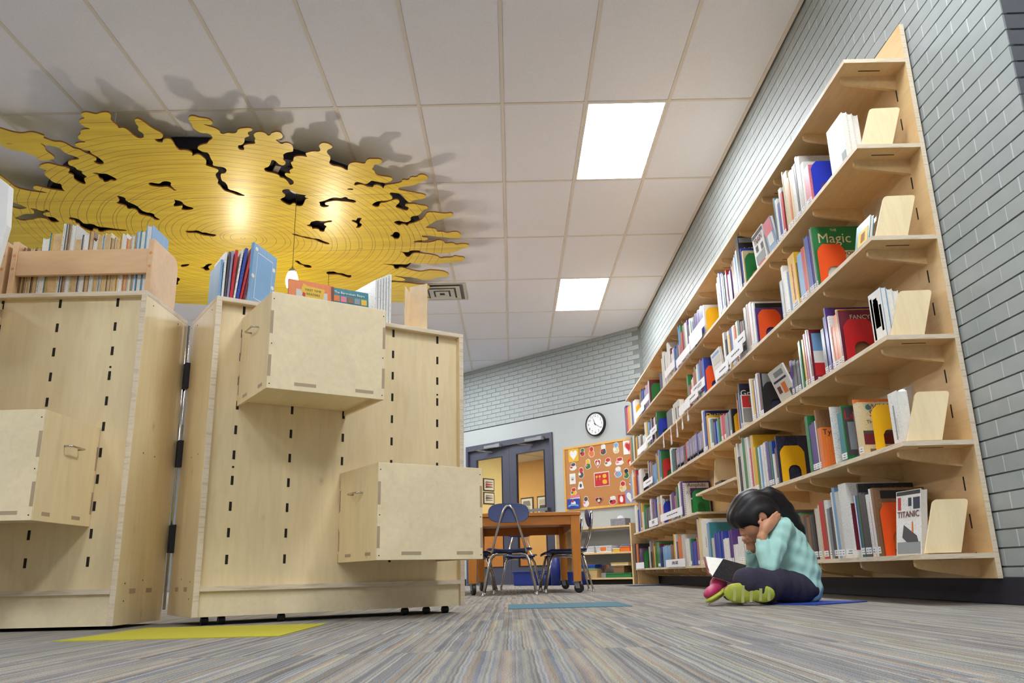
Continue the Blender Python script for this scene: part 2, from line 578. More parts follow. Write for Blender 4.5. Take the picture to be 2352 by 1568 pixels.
LLAB = {(2, 0): 'large bright light panel in the ceiling nearer the bookcase top', (2, 3): 'smaller looking bright light panel farther along the ceiling'}
proto = None
for (i, j) in LIGHTS:
    lab = LLAB.get((i, j), 'unseen ceiling light panel, one of those added to light the room')
    e = empty('ceiling_light', (X0+DX*(i+.5), Y0+DY*(j+.5), ZC), 0, lab, 'ceiling light', 'flush ceiling light panels')
    fr = MB()
    a, b_ = DX/2-.013, DY/2-.013
    for (u0, u1, v0, v1) in ((-a, a, -b_, -b_+.012), (-a, a, b_-.012, b_), (-a, -a+.012, -b_+.012, b_-.012), (a-.012, a, -b_+.012, b_-.012)):
        fr.box(u0, u1, v0, v1, .001, .03)
    fr.build('frame', 'white_paint', e)
    MB().box(-a+.012, a-.012, -b_+.012, b_-.012, .006, .02).build('diffuser', 'lamp_panel', e)

# ---- long brick wall on the right: recessed bed joints, every brick a block
BH, BL = .0677, .2032
wr = struct(MB().box(XW+.008, XW+.25, 2.574, 11.3, 0, ZC+.05).build('wall_right', 'mortar_paint_grey'))
brick = MB().box(0, .02, .0022, BL-.0022, .0045, BH-.0020)
bm = brick.mesh('brick', ['brick_paint_grey'])
def brick_rank(y, z):
    d2 = (XW**2+y*y+(z-.15)**2)
    return XW*BL*BH/d2**1.5*y
slots_ = []
nrow = int((ZC+.05)/BH)+1
for r in range(nrow):
    z = r*BH
    off = (r % 2)*BL/2
    y = 2.566-off
    while y < 11.0:
        slots_.append((y, z))
        y += BL
def hidden_by_bookcase(y, z):
    return y > 3.4 and z < 2.45+.34*(y-3.2)*0+.0 and z < 2.34
vis = sorted([s for s in slots_ if not hidden_by_bookcase(*s)], key=lambda s: -brick_rank(*s))
single = set(vis[:296])
rest = MB()
rb = random.Random(3)
for (y, z) in slots_:
    y0 = max(y, 2.566)
    dx = rb.uniform(-.0012, .0012)
    if y0 > y+.001:
        (lambda q: link('brick', q.mesh('brick', ['brick_paint_grey']), wr))(MB().box(XW+dx, XW+.02, y0+.001, y+BL-.0022, z+.0045, z+BH-.0020))
    elif (y, z) in single:
        link('brick', bm, wr, (XW+dx, y, z))
    else:
        rest.box(XW+dx, XW+.02, y+.0022, y+BL-.0022, z+.0045, z+BH-.0020)
tag(rest.build('brickwork', 'brick_paint_grey', wr), kind='stuff')
mj = MB()
for (y, z) in slots_:
    if y > 2.57:
        mj.box(XW-.0002, XW+.012, y-.0036, y+.0036, z+.0045, z+BH-.0020)
tag(mj.build('mortar_joints', 'mortar_light', wr), kind='stuff')
# charcoal return of the same wall, turning away at the near corner
wc = struct(MB().box(XW+.25, 4.2, 2.574, 2.85, 0, ZC+.05).build('wall_return', 'mortar_charcoal'))
b2 = MB().box(.0022, BL-.0022, 0, .02, .0055, BH-.0035).mesh('brick', ['brick_paint_charcoal'])
rest = MB()
for r in range(nrow):
    for k in range(11):
        x = XW+.004+k*BL+(r % 2)*BL/2
        if k < 3 and 20 <= r <= 40:
            link('brick', b2, wc, (x, 2.566, r*BH))
        else:
            rest.box(x+.0022, x+BL-.0022, 2.566, 2.586, r*BH+.0055, (r+1)*BH-.0035)
    if r % 2:
        link('brick', MB().box(XW+.005, XW+BL/2, 2.566, 2.586, r*BH+.0055, (r+1)*BH-.0035).mesh('brick', ['brick_paint_charcoal']), wc)
tag(rest.build('brickwork', 'brick_paint_charcoal', wc), kind='stuff')
struct(MB().box(XW-.012, XW+.01, 2.56, 10.9, 0, .1).build('baseboard_right', 'base_rubber', bevel=.004))
struct(MB().box(XW-.012, 4.2, 2.548, 2.566, 0, .1).build('baseboard_return', 'base_rubber'))
struct(MB().box(-9.4, -9.2, -4.2, 19, 0, ZC+.1).build('wall_left', 'wall_paint'))
struct(MB().box(-9.2, 5.0, -4.4, -4.2, 0, ZC+.1).build('wall_back', 'wall_paint'))
struct(MB().box(4.2, 4.4, -4.2, 2.7, 0, ZC+.1).build('wall_near_right', 'wall_paint'))

# ---- slanted end wall: smooth painted lower part, shadow gap, painted brick above, opening for a double door
DL, DR, DT = -3.60, -1.707, 2.185        # door opening in wall x, and its head
wf = MB()
wf.box(DR, .05, 0, .14, 0, 2.440).box(-9.5, DL, 0, .14, 0, 2.440).box(DL, DR, 0, .14, DT, 2.440)
wf = struct(wf.build('wall_far', 'wall_paint', None, FWP, FWA))
up = MB().box(-9.5, .05, .012, .14, 2.440, ZC+.05).build('upper_wall', 'mortar_paint_grey', wf)
MB().box(-9.5, .05, .004, .02, 2.438, 2.452).build('shadow_gap', 'slot_dark', wf)
b3 = MB().box(.0022, BL-.0022, 0, .02, .0045, BH-.0025).mesh('brick', ['brick_paint_grey'])
rest = MB()
for r in range(15):
    z = 2.452+r*BH
    for k in range(46):
        x = -9.4+k*BL+(r % 2)*BL/2
        if x+BL > .04:
            continue
        if x > -3.95:
            link('brick', b3, wf, (x, .003+rb.uniform(-.0012, .0012), z))
        else:
            rest.box(x+.0022, x+BL-.0022, .003, .02, z+.0045, z+BH-.0025)
tag(rest.build('brickwork', 'brick_paint_grey', wf), kind='stuff')
for (x0, x1) in ((DR+.03, -.02), (-9.5, DL-.03)):
    o = MB().box(x0, x1, -.012, 0, 0, .1).build('baseboard', 'base_rubber', wf)

# ---- double door with glass lights
d1 = struct(MB().box(DL, DL+.05, -.02, .14, 0, DT).box(DR-.05, DR, -.02, .14, 0, DT).box(DL+.05, DR-.05, -.02, .14, DT-.085, DT).build('door_1', 'door_blue_grey', None, FWP, FWA))
mid = (DL+DR)/2
def leaf(x0, x1, knob_x, bar):
    y0, y1, z1 = .03, .075, DT-.09
    lf = MB()
    st = .15
    gx0, gx1, gz0, gz1 = x0+st, x1-st, .26, 1.955
    lf.box(x0, gx0, y0, y1, .008, z1).box(gx1, x1, y0, y1, .008, z1).box(gx0, gx1, y0, y1, .008, gz0).box(gx0, gx1, y0, y1, gz1, z1)
    lf = lf.build('door_leaf', 'door_blue_grey', d1)
    MB().box(gx0, gx1, (y0+y1)/2-.003, (y0+y1)/2+.003, gz0, gz1).build('pane', 'door_glass', lf)
    bd = MB()
    for (a0, a1, c0, c1) in ((gx0, gx0+.015, gz0, gz1), (gx1-.015, gx1, gz0, gz1), (gx0+.015, gx1-.015, gz0, gz0+.015), (gx0+.015, gx1-.015, gz1-.015, gz1)):
        bd.box(a0, a1, y0-.006, y0+.01, c0, c1)
    bd.build('glazing_bead', 'black_plastic', lf)
    MB().lathe([(0, -.04), (.022, -.04), (.025, -.03), (.025, -.01), (.012, 0), (.012, .03)], 16, (knob_x, y0, 1.14), axis='y').build('lock_cylinder', 'chrome', lf, smooth=True)
    MB().box(x0+.02, x1-.06, y0-.075, y0-.045, 1.045, 1.085).box(x0+.03, x0+.07, y0-.06, y0, 1.04, 1.09).box(x1-.11, x1-.07, y0-.06, y0, 1.04, 1.09).build('push_bar', 'aluminium', lf)
    cl = MB().box(x1-.46, x1-.2, -.07, -.02, DT-.09, DT-.045).box(x1-.2, x1-.11, -.075, -.02, DT-.095, DT-.04).build('door_closer', 'closer_grey', lf)
    MB().tube([(x1-.27, -.06, DT-.09), (x1-.62, -.13, DT-.1), (x1-.36, .02, DT-.14)], .009, 6).build('closer_arm', 'chrome', cl)
leaf(mid+.002, DR-.052, mid+.07, True)
leaf(DL+.052, mid-.002, mid-.07, True)

# ---- the lit hall behind the doors
def hall(mb, name, mat, kind=True):
    o = mb.build(name, mat, None, FWP, FWA)
    return struct(o) if kind else o
hall(MB().box(-4.85, -4.7, .14, 2.3, 0, 2.42), 'wall_hall_side', 'wall_cream')
hall(MB().box(-8.5, -3.9, 3.4, 3.5, 0, 2.42), 'wall_hall_end', 'wall_orange')
hall(MB().box(-3.9, -.4, 3.4, 3.5, 0, 2.42), 'wall_hall_end_right', 'wall_cream')
hall(MB().box(-.5, -.4, .14, 3.4, 0, 2.42), 'wall_hall_right', 'wall_cream')
hall(MB().box(-8.5, -8.4, .14, 3.4, 0, 2.42), 'wall_hall_left', 'wall_cream')
ch = hall(MB().box(-8.5, -.4, .14, 3.5, 2.42, 2.5), 'ceiling_hall', 'ceiling_tile')
for k in range(7):
    MB().box(-8.4+k*1.22, -8.375+k*1.22, .15, 3.4, 2.412, 2.42).build('ceiling_bar', 'ceiling_grid', ch)
for (x, y) in ((-3.0, 1.6), (-6.0, 1.8)):  # unseen panels, added so the hall looks lit through the glass
    e = empty('hall_fill_light', FWP, FWA, 'unseen light panel added to light the hall behind the %s door' % ('right' if x > -4 else 'left'), 'ceiling light')
    MB().box(x-.6, x+.6, y-.3, y+.3, 2.395, 2.406).build('diffuser', 'hall_fill_panel', e)
    MB().box(x-.62, x+.62, y-.32, y+.32, 2.404, 2.416).build('frame', 'white_paint', e)
def poster(x0, x1, y, z0, z1, label, cols, side=False, name='framed_print'):
    e = empty(name, FWP, FWA, label, 'picture')
    if side:
        MB().box(-4.7, -4.688, x0, x1, z0, z1).build('frame', 'black_plastic', e)
        MB().box(-4.688, -4.684, x0+.02, x1-.02, z0+.02, z1-.02).build('mount', 'card_white', e)
        for k, c in enumerate(cols):
            a = z0+.05+(z1-z0-.1)*k/len(cols)
            MB().prism([(x0+.04, a), (x1-.04, a+.02), (x1-.06, a+(z1-z0-.1)/len(cols)-.01), (x0+.06, a+(z1-z0-.1)/len(cols))], -4.684, -4.681, 'x').build('print', paint(c), e)
    else:
        MB().box(x0, x1, y-.015, y, z0, z1).build('frame', 'black_plastic', e)
        MB().box(x0+.025, x1-.025, y-.02, y-.014, z0+.025, z1-.025).build('mount', 'card_white', e)
        for k, c in enumerate(cols):
            a = z0+.06+(z1-z0-.12)*k/len(cols)
            MB().prism([(x0+.06, a), (x1-.06, a), (x1-.09, a+(z1-z0-.12)/len(cols)-.01), (x0+.08, a+(z1-z0-.12)/len(cols)-.01)], y-.023, y-.019, 'y').build('print', paint(c), e)
poster(-5.62, -5.27, 3.4, 1.22, 1.68, 'left of the two framed black and white prints on the orange wall', 'kwg')
poster(-5.16, -4.80, 3.4, 1.22, 1.68, 'right of the two framed black and white prints on the orange wall', 'gkw')
poster(1.42, 1.70, 0, 1.65, 1.88, 'upper poster with a red shape on the cream hall wall', 'kRg', True)
poster(1.42, 1.70, 0, 1.41, 1.63, 'lower grey poster on the cream hall wall', 'gkp', True)
cb = empty('hall_counter', FWP, FWA, 'orange wooden counter in the hall behind the left door', 'counter')
MB().box(-4.68, -4.2, .7, 2.2, .94, .98).build('top', 'orange_wood', cb)
MB().box(-4.68, -4.25, .75, 2.15, 0, .94).build('body', 'orange_wood', cb)
struct(MB().box(-9.2, -4.6, 17.6, 17.8, 0, ZC+.1).build('wall_end', 'wall_paint'))

# ================================================================== WALL BOOKCASE
SZ = [2.352, 1.923, 1.491, 1.054, .620, .189]     # tops of the six shelves
XF, XB, YN, ML, NM = 1.541, 1.819, 3.193, 1.246, 6
SNAME = ['top shelf', 'second shelf from the top', 'third shelf from the top', 'fourth shelf from the top', 'fifth shelf from the top', 'bottom shelf']
bc = empty('wall_bookcase', (0, 0, 0), 0, 'long pale plywood wall bookcase of six shelves along the grey brick wall', 'bookcase')
bpan = MB().box(0, .02, 0, ML-.002, .095, 2.53).mesh('back_panel', ['birch_wall_unit', 'ply_edge'])
for p in bpan.polygons:
    if abs(p.normal.y) > .9:
        p.material_index = 1
bat = MB().box(0, .011, 0, .06, .1, 2.5).mesh('batten', ['ply_edge'])
shm = MB().box(0, XB-XF, 0, ML-.0015, -.019, 0).mesh('shelf', ['birch_wall_unit', 'ply_edge'])
for p in shm.polygons:
    if abs(p.normal.z) < .5:
        p.material_index = 1
brp = [(.03, -.019), (.028, -.03), (.03, -.045), (.045, -.054), (.08, -.062), (XB-XF, -.092), (XB-XF, -.019)]
brk = MB().prism([(a, b) for a, b in brp], -.009, .009, 'y').mesh('bracket', ['birch_wall_unit'])
slm = MB().box(-.0015, .004, -.004, .004, -.028, .028).mesh('slot', ['slot_dark'])
tabm = MB().box(.09, .19, -.0025, .0025, -.0205, -.018).mesh('tab_slot', ['slot_dark'])
for k in range(NM):
    y = YN+k*ML
    link('back_panel', bpan, bc, (XB, y, 0))
    link('batten', bat, bc, (XB+.02, y+.1, 0))
    for i, z in enumerate(SZ):
        zz = z+(.145 if (i == 4 and k == 2) else 0)
        sh = link('shelf', shm, bc, (XF, y, zz))
        for dy in (.118, .63, 1.128):
            link('bracket', brk, sh, (0, dy, 0))
        for dy in (.065, 1.18):
            link('tab_slot', tabm, sh, (0, dy, 0))
    for dy in (.118, .63, 1.128):
        for j in range(16):
            z = .165+j*.1476
            if min(abs(z-.05-s_) for s_ in SZ) < .062:
                continue
            link('slot', slm, bc, (XB, y+dy, z))
# far end panel standing on the floor
MB().box(XF+.02, XB, YN+NM*ML, YN+NM*ML+.02, 0, .17).build('end_foot', 'birch_wall_unit', bc)

# ---- leaning plywood end plates
for i in range(1, 6):
    z = SZ[i]
    pl = MB()
    wd, ht, sk = .135, .205, .076
    pts = [(a+sk*b/ht, b) for a, b in rounded(0, wd, 0, ht, .014, 4, (0, 0, 1, 1))]
    pl.prism(pts, -.006, .006, 'y')
    o = pl.build('shelf_end_plate', ['birch_ply'], None, (1.572, YN+.03, z+.003))
    o.rotation_euler = (math.radians(-9), 0, math.radians(-3))
    tag(o, 'leaning pale plywood end plate at the near end of the %s' % SNAME[i], 'bookend', 'leaning plywood end plates')

# ---- books
BOOKS={
 1:"3.775,0,0.24,E-blue 3.777,0.072,0.214,r 3.849,0.043,0.27,W 3.892,0.039,0.327,w 3.931,0.022,0.346,W 3.953,0.023,0.317,k 3.975,0.023,0.314,W 3.998,0.023,0.307,W 4.021,0.041,0.315,C 4.062,0.024,0.292,O 4.086,0.06,0.344,C 4.146,0.012,0.367,C 4.158,0.025,0.282,K 4.183,0.031,0.265,R 4.214,0.038,0.305,W 4.252,0.032,0.232,B 4.284,0.033,0.27,W 4.317,0.02,0.29,T 4.337,0.02,0.3,k 5.019,0,0.245,E-green 5.031,0.026,0.255,C 5.057,0.028,0.284,B 5.085,0.061,0.38,K-AIR 5.145,0.036,0.31,W 5.182,0.027,0.293,b 5.209,0.028,0.283,W 5.237,0.047,0.276,t 5.284,0.028,0.249,Y 5.312,0.023,0.271,P 5.335,0.114,0.234,P 5.449,0.024,0.278,R 5.473,0.047,0.262,g 5.52,0.031,0.28,K 5.551,0.042,0.297,g 5.592,0.032,0.316,B 5.624,0.032,0.319,W 5.656,0.026,0.337,B 5.682,0.028,0.313,W 5.71,0.028,0.278,w 6.158,0,0.248,E-yellow 6.172,0.038,0.259,W 6.21,0.044,0.269,B 6.255,0.237,0.281,P 6.492,0.058,0.271,K 6.549,0.049,0.245,B 6.598,0.033,0.29,W 6.631,0.05,0.279,G 6.681,0.051,0.309,W 6.732,0.051,0.273,K 6.783,0.035,0.327,P 6.818,0.053,0.307,W 6.871,0.053,0.331,w 6.924,0.054,0.332,t 6.979,0.037,0.341,K 7.015,0.056,0.29,R 7.071,0.038,0.369,G 7.09,0.076,0.206,R 7.108,0.065,0.389,b 7.165,0.058,0.216,Y 7.223,0.078,0.24,P 7.302,0.06,0.222,G 7.361,0.081,0.247,B 7.443,0.062,0.253,W 7.505,0.063,0.221,W 7.568,0.043,0.288,m 7.611,0.065,0.266,W 7.675,0.066,0.377,W 7.741,0.067,0.268,C 7.808,0.068,0.311,W 7.876,0.046,0.304,K 7.922,0.07,0.351,W 7.992,0.047,0.37,C 8.039,0.048,0.313,W 8.087,0.073,0.185,k 8.159,0.049,0.194,P 8.208,0.06,0.188,K 8.816,0,0.241,E-green 8.872,0.058,0.283,m 8.93,0.058,0.287,W 8.988,0.059,0.262,p 9.047,0.06,0.265,p 9.107,0.06,0.279,r 9.167,0.092,0.244,b 9.259,0.062,0.274,K 9.322,0.095,0.279,B 9.417,0.097,0.3,N 9.514,0.112,0.291,t 9.978,0,0.235,E-yellow 10.007,0.168,0.299,W 10.174,0.15,0.318,B 10.325,0.155,0.306,C 10.479,0.119,0.326,Y 10.598,0.081,0.328,r 10.679,0.123,0.344,R 10.802,0.126,0.381,P",
 2:"3.837,0,0.239,E-orange 3.843,0.012,0.328,G-MAG 3.855,0.016,0.324,g 3.871,0.013,0.335,N 3.884,0.018,0.302,P 3.902,0.053,0.31,B 3.955,0.01,0.319,k 3.965,0.011,0.275,O 3.977,0.048,0.28,R 4.024,0.072,0.271,b 4.096,0.028,0.24,k 4.124,0.103,0.307,Y-CH 4.226,0.045,0.245,b 4.272,0.053,0.263,W 4.325,0.034,0.307,W 4.358,0.02,0.23,w 4.379,0.023,0.233,b 4.878,0,0.225,E-orange 4.89,0.025,0.239,P 4.915,0.048,0.288,W-ORCA 4.963,0.048,0.307,W 5.011,0.041,0.304,r 5.052,0.101,0.322,w 5.153,0.043,0.246,k 5.197,0.044,0.254,m 5.241,0.036,0.273,K 5.276,0.027,0.284,G 5.303,0.055,0.288,W 5.358,0.037,0.268,O 5.395,0.057,0.285,W 5.452,0.058,0.287,B 5.51,0.039,0.257,Y 5.549,0.04,0.29,W 5.588,0.03,0.269,K 5.619,0.03,0.246,K 5.649,0.045,0.309,W 6.327,0,0.237,E-orange 6.341,0.053,0.303,B 6.394,0.045,0.296,B 6.439,0.061,0.315,m 6.5,0.046,0.296,b 6.546,0.047,0.3,W 6.593,0.047,0.277,C 6.64,0.048,0.303,t 6.688,0.049,0.272,R 6.737,0.049,0.24,W 6.786,0.05,0.23,C 6.837,0.051,0.198,m 6.887,0.052,0.202,R 6.939,0.059,0.304,G 8.547,0,0.221,E-blue 8.571,0.045,0.298,G 8.616,0.053,0.246,m 8.669,0.053,0.256,W 8.722,0.054,0.26,p 8.776,0.073,0.264,m 8.849,0.055,0.284,K 8.904,0.056,0.288,W 8.96,0.057,0.255,P 9.017,0.057,0.271,B 9.074,0.058,0.276,b 9.132,0.059,0.293,T 9.191,0.06,0.303,Y 9.251,0.06,0.308,C 9.311,0.069,0.319,W 9.434,0.126,0.197,W 9.56,0.164,0.215,k 9.725,0,0.225,E-black 9.755,0.135,0.247,w 9.89,0.046,0.266,K 9.936,0.069,0.267,P 10.005,0.094,0.272,Y 10.099,0.071,0.28,G 10.17,0.097,0.306,t 10.267,0.074,0.315,W 10.341,0.1,0.32,G 10.44,0.102,0.322,T 10.542,0.141,0.324,O",
 3:"3.655,0,0.211,E-red 3.668,0.02,0.262,m-FAN 3.688,0.014,0.272,Y 3.702,0.033,0.253,O 3.735,0.042,0.209,O 3.776,0.02,0.269,W 3.796,0.015,0.272,N 3.811,0.017,0.321,P 3.828,0.038,0.286,B 3.866,0.038,0.234,k 4.072,0.023,0.288,m-PH2 4.095,0.017,0.294,W 4.112,0.017,0.282,p 4.129,0.017,0.283,r 4.146,0.012,0.284,B 4.158,0.024,0.262,Y 4.181,0.018,0.264,m 4.199,0.018,0.265,G 4.217,0.012,0.261,W 4.229,0.024,0.17,T 4.254,0.043,0.172,k 4.297,0.038,0.185,k 4.334,0.019,0.193,N 4.353,0.035,0.198,P 4.935,0,0.209,E-black 4.944,0.02,0.27,K-PHO 4.964,0.035,0.273,m 4.999,0.036,0.282,W 5.035,0.018,0.265,p 5.053,0.024,0.251,W 5.077,0.024,0.257,B 5.101,0.031,0.263,Y 5.132,0.028,0.277,W 5.16,0.023,0.284,w 5.399,0.012,0.229,W-DRG 5.411,0.023,0.308,N-GRA 5.435,0.021,0.252,b 5.455,0.028,0.202,m 5.484,0.021,0.212,O 5.505,0.017,0.267,t 5.645,0,0.154,E-yellow 5.659,0.024,0.185,K 5.683,0.083,0.185,g 5.766,0.085,0.177,g 5.851,0.087,0.19,R 5.938,0.045,0.192,r 5.983,0.045,0.178,G 6.028,0.038,0.19,G 6.066,0.031,0.175,b 6.097,0.039,0.173,B 6.137,0.048,0.18,B 6.184,0.032,0.204,m 6.216,0.032,0.214,G 6.249,0.049,0.224,T 6.298,0.033,0.241,W 6.331,0.034,0.263,Y 6.365,0.06,0.273,Y 6.424,0.069,0.321,B-NAT 6.494,0.044,0.339,W 6.538,0.054,0.249,w 6.592,0.176,0.189,p-W 6.768,0.029,0.202,B 6.797,0.097,0.198,p-W 6.894,0.1,0.202,p-W 6.993,0.103,0.197,p-W 7.096,0.127,0.191,p-W 7.223,0.065,0.185,R 7.288,0.066,0.172,k 7.355,0.09,0.183,p-W 7.445,0.092,0.192,p-W 7.537,0.095,0.196,p-W 7.632,0.097,0.197,p-W 7.729,0.099,0.211,K 7.829,0.076,0.226,T 7.905,0.083,0.247,W 8.464,0,0.217,E-red 8.487,0.053,0.301,G 8.54,0.057,0.32,B 8.596,0.044,0.329,b 8.64,0.051,0.276,Y 8.691,0.059,0.277,G 8.75,0.07,0.316,p 8.779,0.259,0.217,b 8.82,0.071,0.326,P 8.891,0.072,0.299,W 9.038,0.12,0.261,t 9.158,0.092,0.282,p 9.249,0.056,0.299,k 9.305,0.06,0.307,W 9.798,0,0.193,E-black 9.84,0.206,0.288,W-INT 10.046,0.092,0.243,b 10.138,0.074,0.26,P 10.212,0.075,0.252,m 10.288,0.057,0.322,R 10.345,0.097,0.262,O 10.442,0.099,0.279,Y 10.541,0.08,0.364,W 10.621,0.102,0.322,w 10.723,0.1,0.323,b",
 4:"3.495,0,0.204,E-yellow 3.597,0.047,0.238,C-WIL 3.644,0.011,0.26,O 3.655,0.011,0.209,K 3.776,0.01,0.259,G-LE 3.786,0.053,0.231,T 3.909,0.013,0.28,W 4.054,0.049,0.205,O-TYR 4.103,0.017,0.303,t 4.12,0.014,0.251,W 4.134,0.09,0.25,P 4.224,0.041,0.297,G 4.756,0,0.218,E-yellow 4.765,0.016,0.278,N 4.781,0.023,0.217,K 4.804,0.028,0.212,m 4.833,0.024,0.183,W 4.856,0.024,0.264,B 4.88,0.034,0.265,G 4.914,0.054,0.27,P 4.968,0.02,0.279,p 4.988,0.02,0.276,W 5.009,0.031,0.273,w 5.039,0.026,0.272,W 5.065,0.026,0.272,W 5.091,0.021,0.27,b 5.112,0.032,0.267,W 5.144,0.048,0.272,G 5.192,0.036,0.279,Y 5.228,0.044,0.362,Y-OLV 5.272,0.017,0.366,w 5.289,0.042,0.291,R 5.331,0.035,0.366,W 5.366,0.041,0.368,w 5.406,0.071,0.375,G 5.478,0.018,0.383,W 5.496,0.061,0.352,w 5.557,0.05,0.269,K 5.607,0.038,0.366,W 5.645,0.041,0.348,C 6.703,0.032,0.251,w 6.735,0.024,0.255,k 6.759,0.032,0.256,W 6.791,0.025,0.261,t 6.816,0.033,0.263,k 6.849,0.033,0.268,g 6.882,0.051,0.271,W 6.933,0.034,0.277,g 7.188,0,0.206,E-green 7.497,0.024,0.297,W-AMP 7.521,0.117,0.315,P 7.638,0.083,0.326,W 7.721,0.042,0.218,B 7.763,0.064,0.292,G 7.827,0.026,0.294,W 7.853,0.061,0.222,t 7.914,0.055,0.223,r 7.97,0.056,0.262,P 8.026,0.062,0.259,P 8.088,0.069,0.252,w 8.592,0,0.227,E-blue 8.626,0.06,0.293,W-TRE 8.686,0.134,0.216,O 8.82,0.11,0.297,w 8.93,0.056,0.251,K 8.987,0.114,0.289,B 9.101,0.117,0.265,m 9.218,0.09,0.309,p 9.308,0.076,0.317,W 9.385,0.334,0.24,k 9.719,0.09,0.266,G 9.809,0.085,0.289,G 9.893,0.069,0.213,W 9.962,0.07,0.322,Y 10.032,0.071,0.323,m 10.103,0.137,0.339,p 10.24,0.092,0.275,B 10.332,0.101,0.315,C 10.433,0.162,0.345,W",
 5:"3.549,0,0.221,E-orange 3.561,0.025,0.285,t-SEA 3.585,0.021,0.284,W 3.606,0.018,0.232,r 3.624,0.032,0.264,W 3.656,0.036,0.27,k 3.692,0.03,0.279,k 3.722,0.015,0.32,K 3.737,0.019,0.271,G 3.756,0.015,0.27,B 3.771,0.012,0.271,W 3.847,0.092,0.338,W-MAR 3.939,0.021,0.31,W 3.96,0.038,0.308,w 3.999,0.035,0.332,b 4.033,0.022,0.312,W 4.055,0.04,0.243,k 4.096,0.023,0.239,g 4.118,0.028,0.282,W 4.146,0.014,0.278,w 4.16,0.009,0.275,t 4.169,0.057,0.28,R 4.226,0.019,0.267,C 4.245,0.034,0.251,w 4.28,0.02,0.246,t 4.3,0.035,0.226,K 4.335,0.038,0.225,k 4.372,0.042,0.217,t 4.414,0.053,0.22,k 4.467,0.043,0.238,t 4.51,0.055,0.248,G 4.566,0.057,0.26,k 4.622,0.058,0.272,t 4.681,0.048,0.268,k 5.549,0.031,0.131,W 5.58,0.091,0.13,W 5.671,0.012,0.182,k 5.683,0.133,0.179,W 5.816,0.144,0.13,W 5.96,0.078,0.237,P 6.038,0.176,0.182,W 6.213,0.276,0.237,B 6.489,0.108,0.201,w 6.597,0.035,0.322,T 6.632,0.032,0.327,b 6.664,0.048,0.322,b 6.712,0.124,0.358,W-BLK 6.836,0.078,0.366,W 6.914,0.133,0.375,C 7.047,0.038,0.466,B-BIG 7.085,0.06,0.23,O 7.145,0.222,0.201,B 7.367,0.065,0.23,G 7.432,0.08,0.233,W 7.474,0.123,0.237,W 7.512,0.103,0.154,m 7.597,0.165,0.278,w 7.615,0.072,0.282,w 7.762,0.075,0.267,O 7.837,0.077,0.267,O 7.914,0.078,0.225,k 7.993,0.04,0.228,m 8.033,0.06,0.298,W 8.093,0.041,0.305,Y 8.134,0.146,0.211,t 8.28,0.043,0.216,t 8.323,0.18,0.206,b 8.503,0.179,0.212,b 8.681,0.071,0.205,b 8.752,0.096,0.179,K 8.848,0.098,0.207,B 8.946,0.126,0.26,G-CAE 9.072,0.103,0.265,G 9.175,0.079,0.23,G 9.254,0.053,0.228,Y 9.308,0.109,0.283,t 9.416,0.139,0.176,K 9.556,0.057,0.292,g 9.613,0.063,0.235,w 10.088,0,0.208,E-green 10.173,0.048,0.22,k 10.222,0.065,0.231,P 10.287,0.083,0.238,P 10.37,0.084,0.167,m 10.454,0.068,0.297,K 10.522,0.104,0.299,O 10.626,0.07,0.298,N 10.696,0.097,0.306,N",
}

NEARW = {}
def book_parts(mb_c, mb_p, t, h, w, fore=False):
    """cover boards, spine and page block; spine on the -x side, thickness along +y"""
    ct = min(.0025, t*.2)
    mb_c.box(0, ct, 0, t, 0, h)
    mb_c.box(ct, w, 0, ct, 0, h)
    mb_c.box(ct, w, t-ct, t, 0, h)
    mb_p.box(ct, w-.004, ct, t-ct, .003, h-.004)
BCOUNT = {}
def make_book(x, y, z, t, h, col, label, group, rot=None, depth=None, spine_label=True, pages='page_white', rz=0.0, name='book'):
    w = depth or max(.12, min(.25, h*.78))
    c, p = MB(), MB()
    book_parts(c, p, t, h, w)
    o = c.build(name, cover(col), None, (x, y, z), rz)
    if rot:
        o.rotation_euler = rot
    p.build('pages', pages, o)
    if spine_label and t > .009:
        MB().box(-.0006, .0004, .0005, t-.0005, .012, .04).build('spine_sticker', 'card_white', o)
        MB().box(-.0009, -.0005, t*.2, t*.8, .018, .021).box(-.0009, -.0005, t*.2, t*.65, .029, .032).build('sticker_print', 'black_plastic', o)
    tag(o, label, 'book', group)
    return o, w
def face_rect(o, x0, x1, z0, z1, k, y=-.0006, name='cover_print'):
    return MB().box(x0, x1, y-.0004, .0004, z0, z1).build(name, paint(k), o)
def face_text(o, s, size, x, z, k, sx=1.0, y=-.0013, align='CENTER'):
    return text(s, size, paint(k), o, (x, y, z), (math.pi/2, 0, 0), .0004, 'title', align, sx)
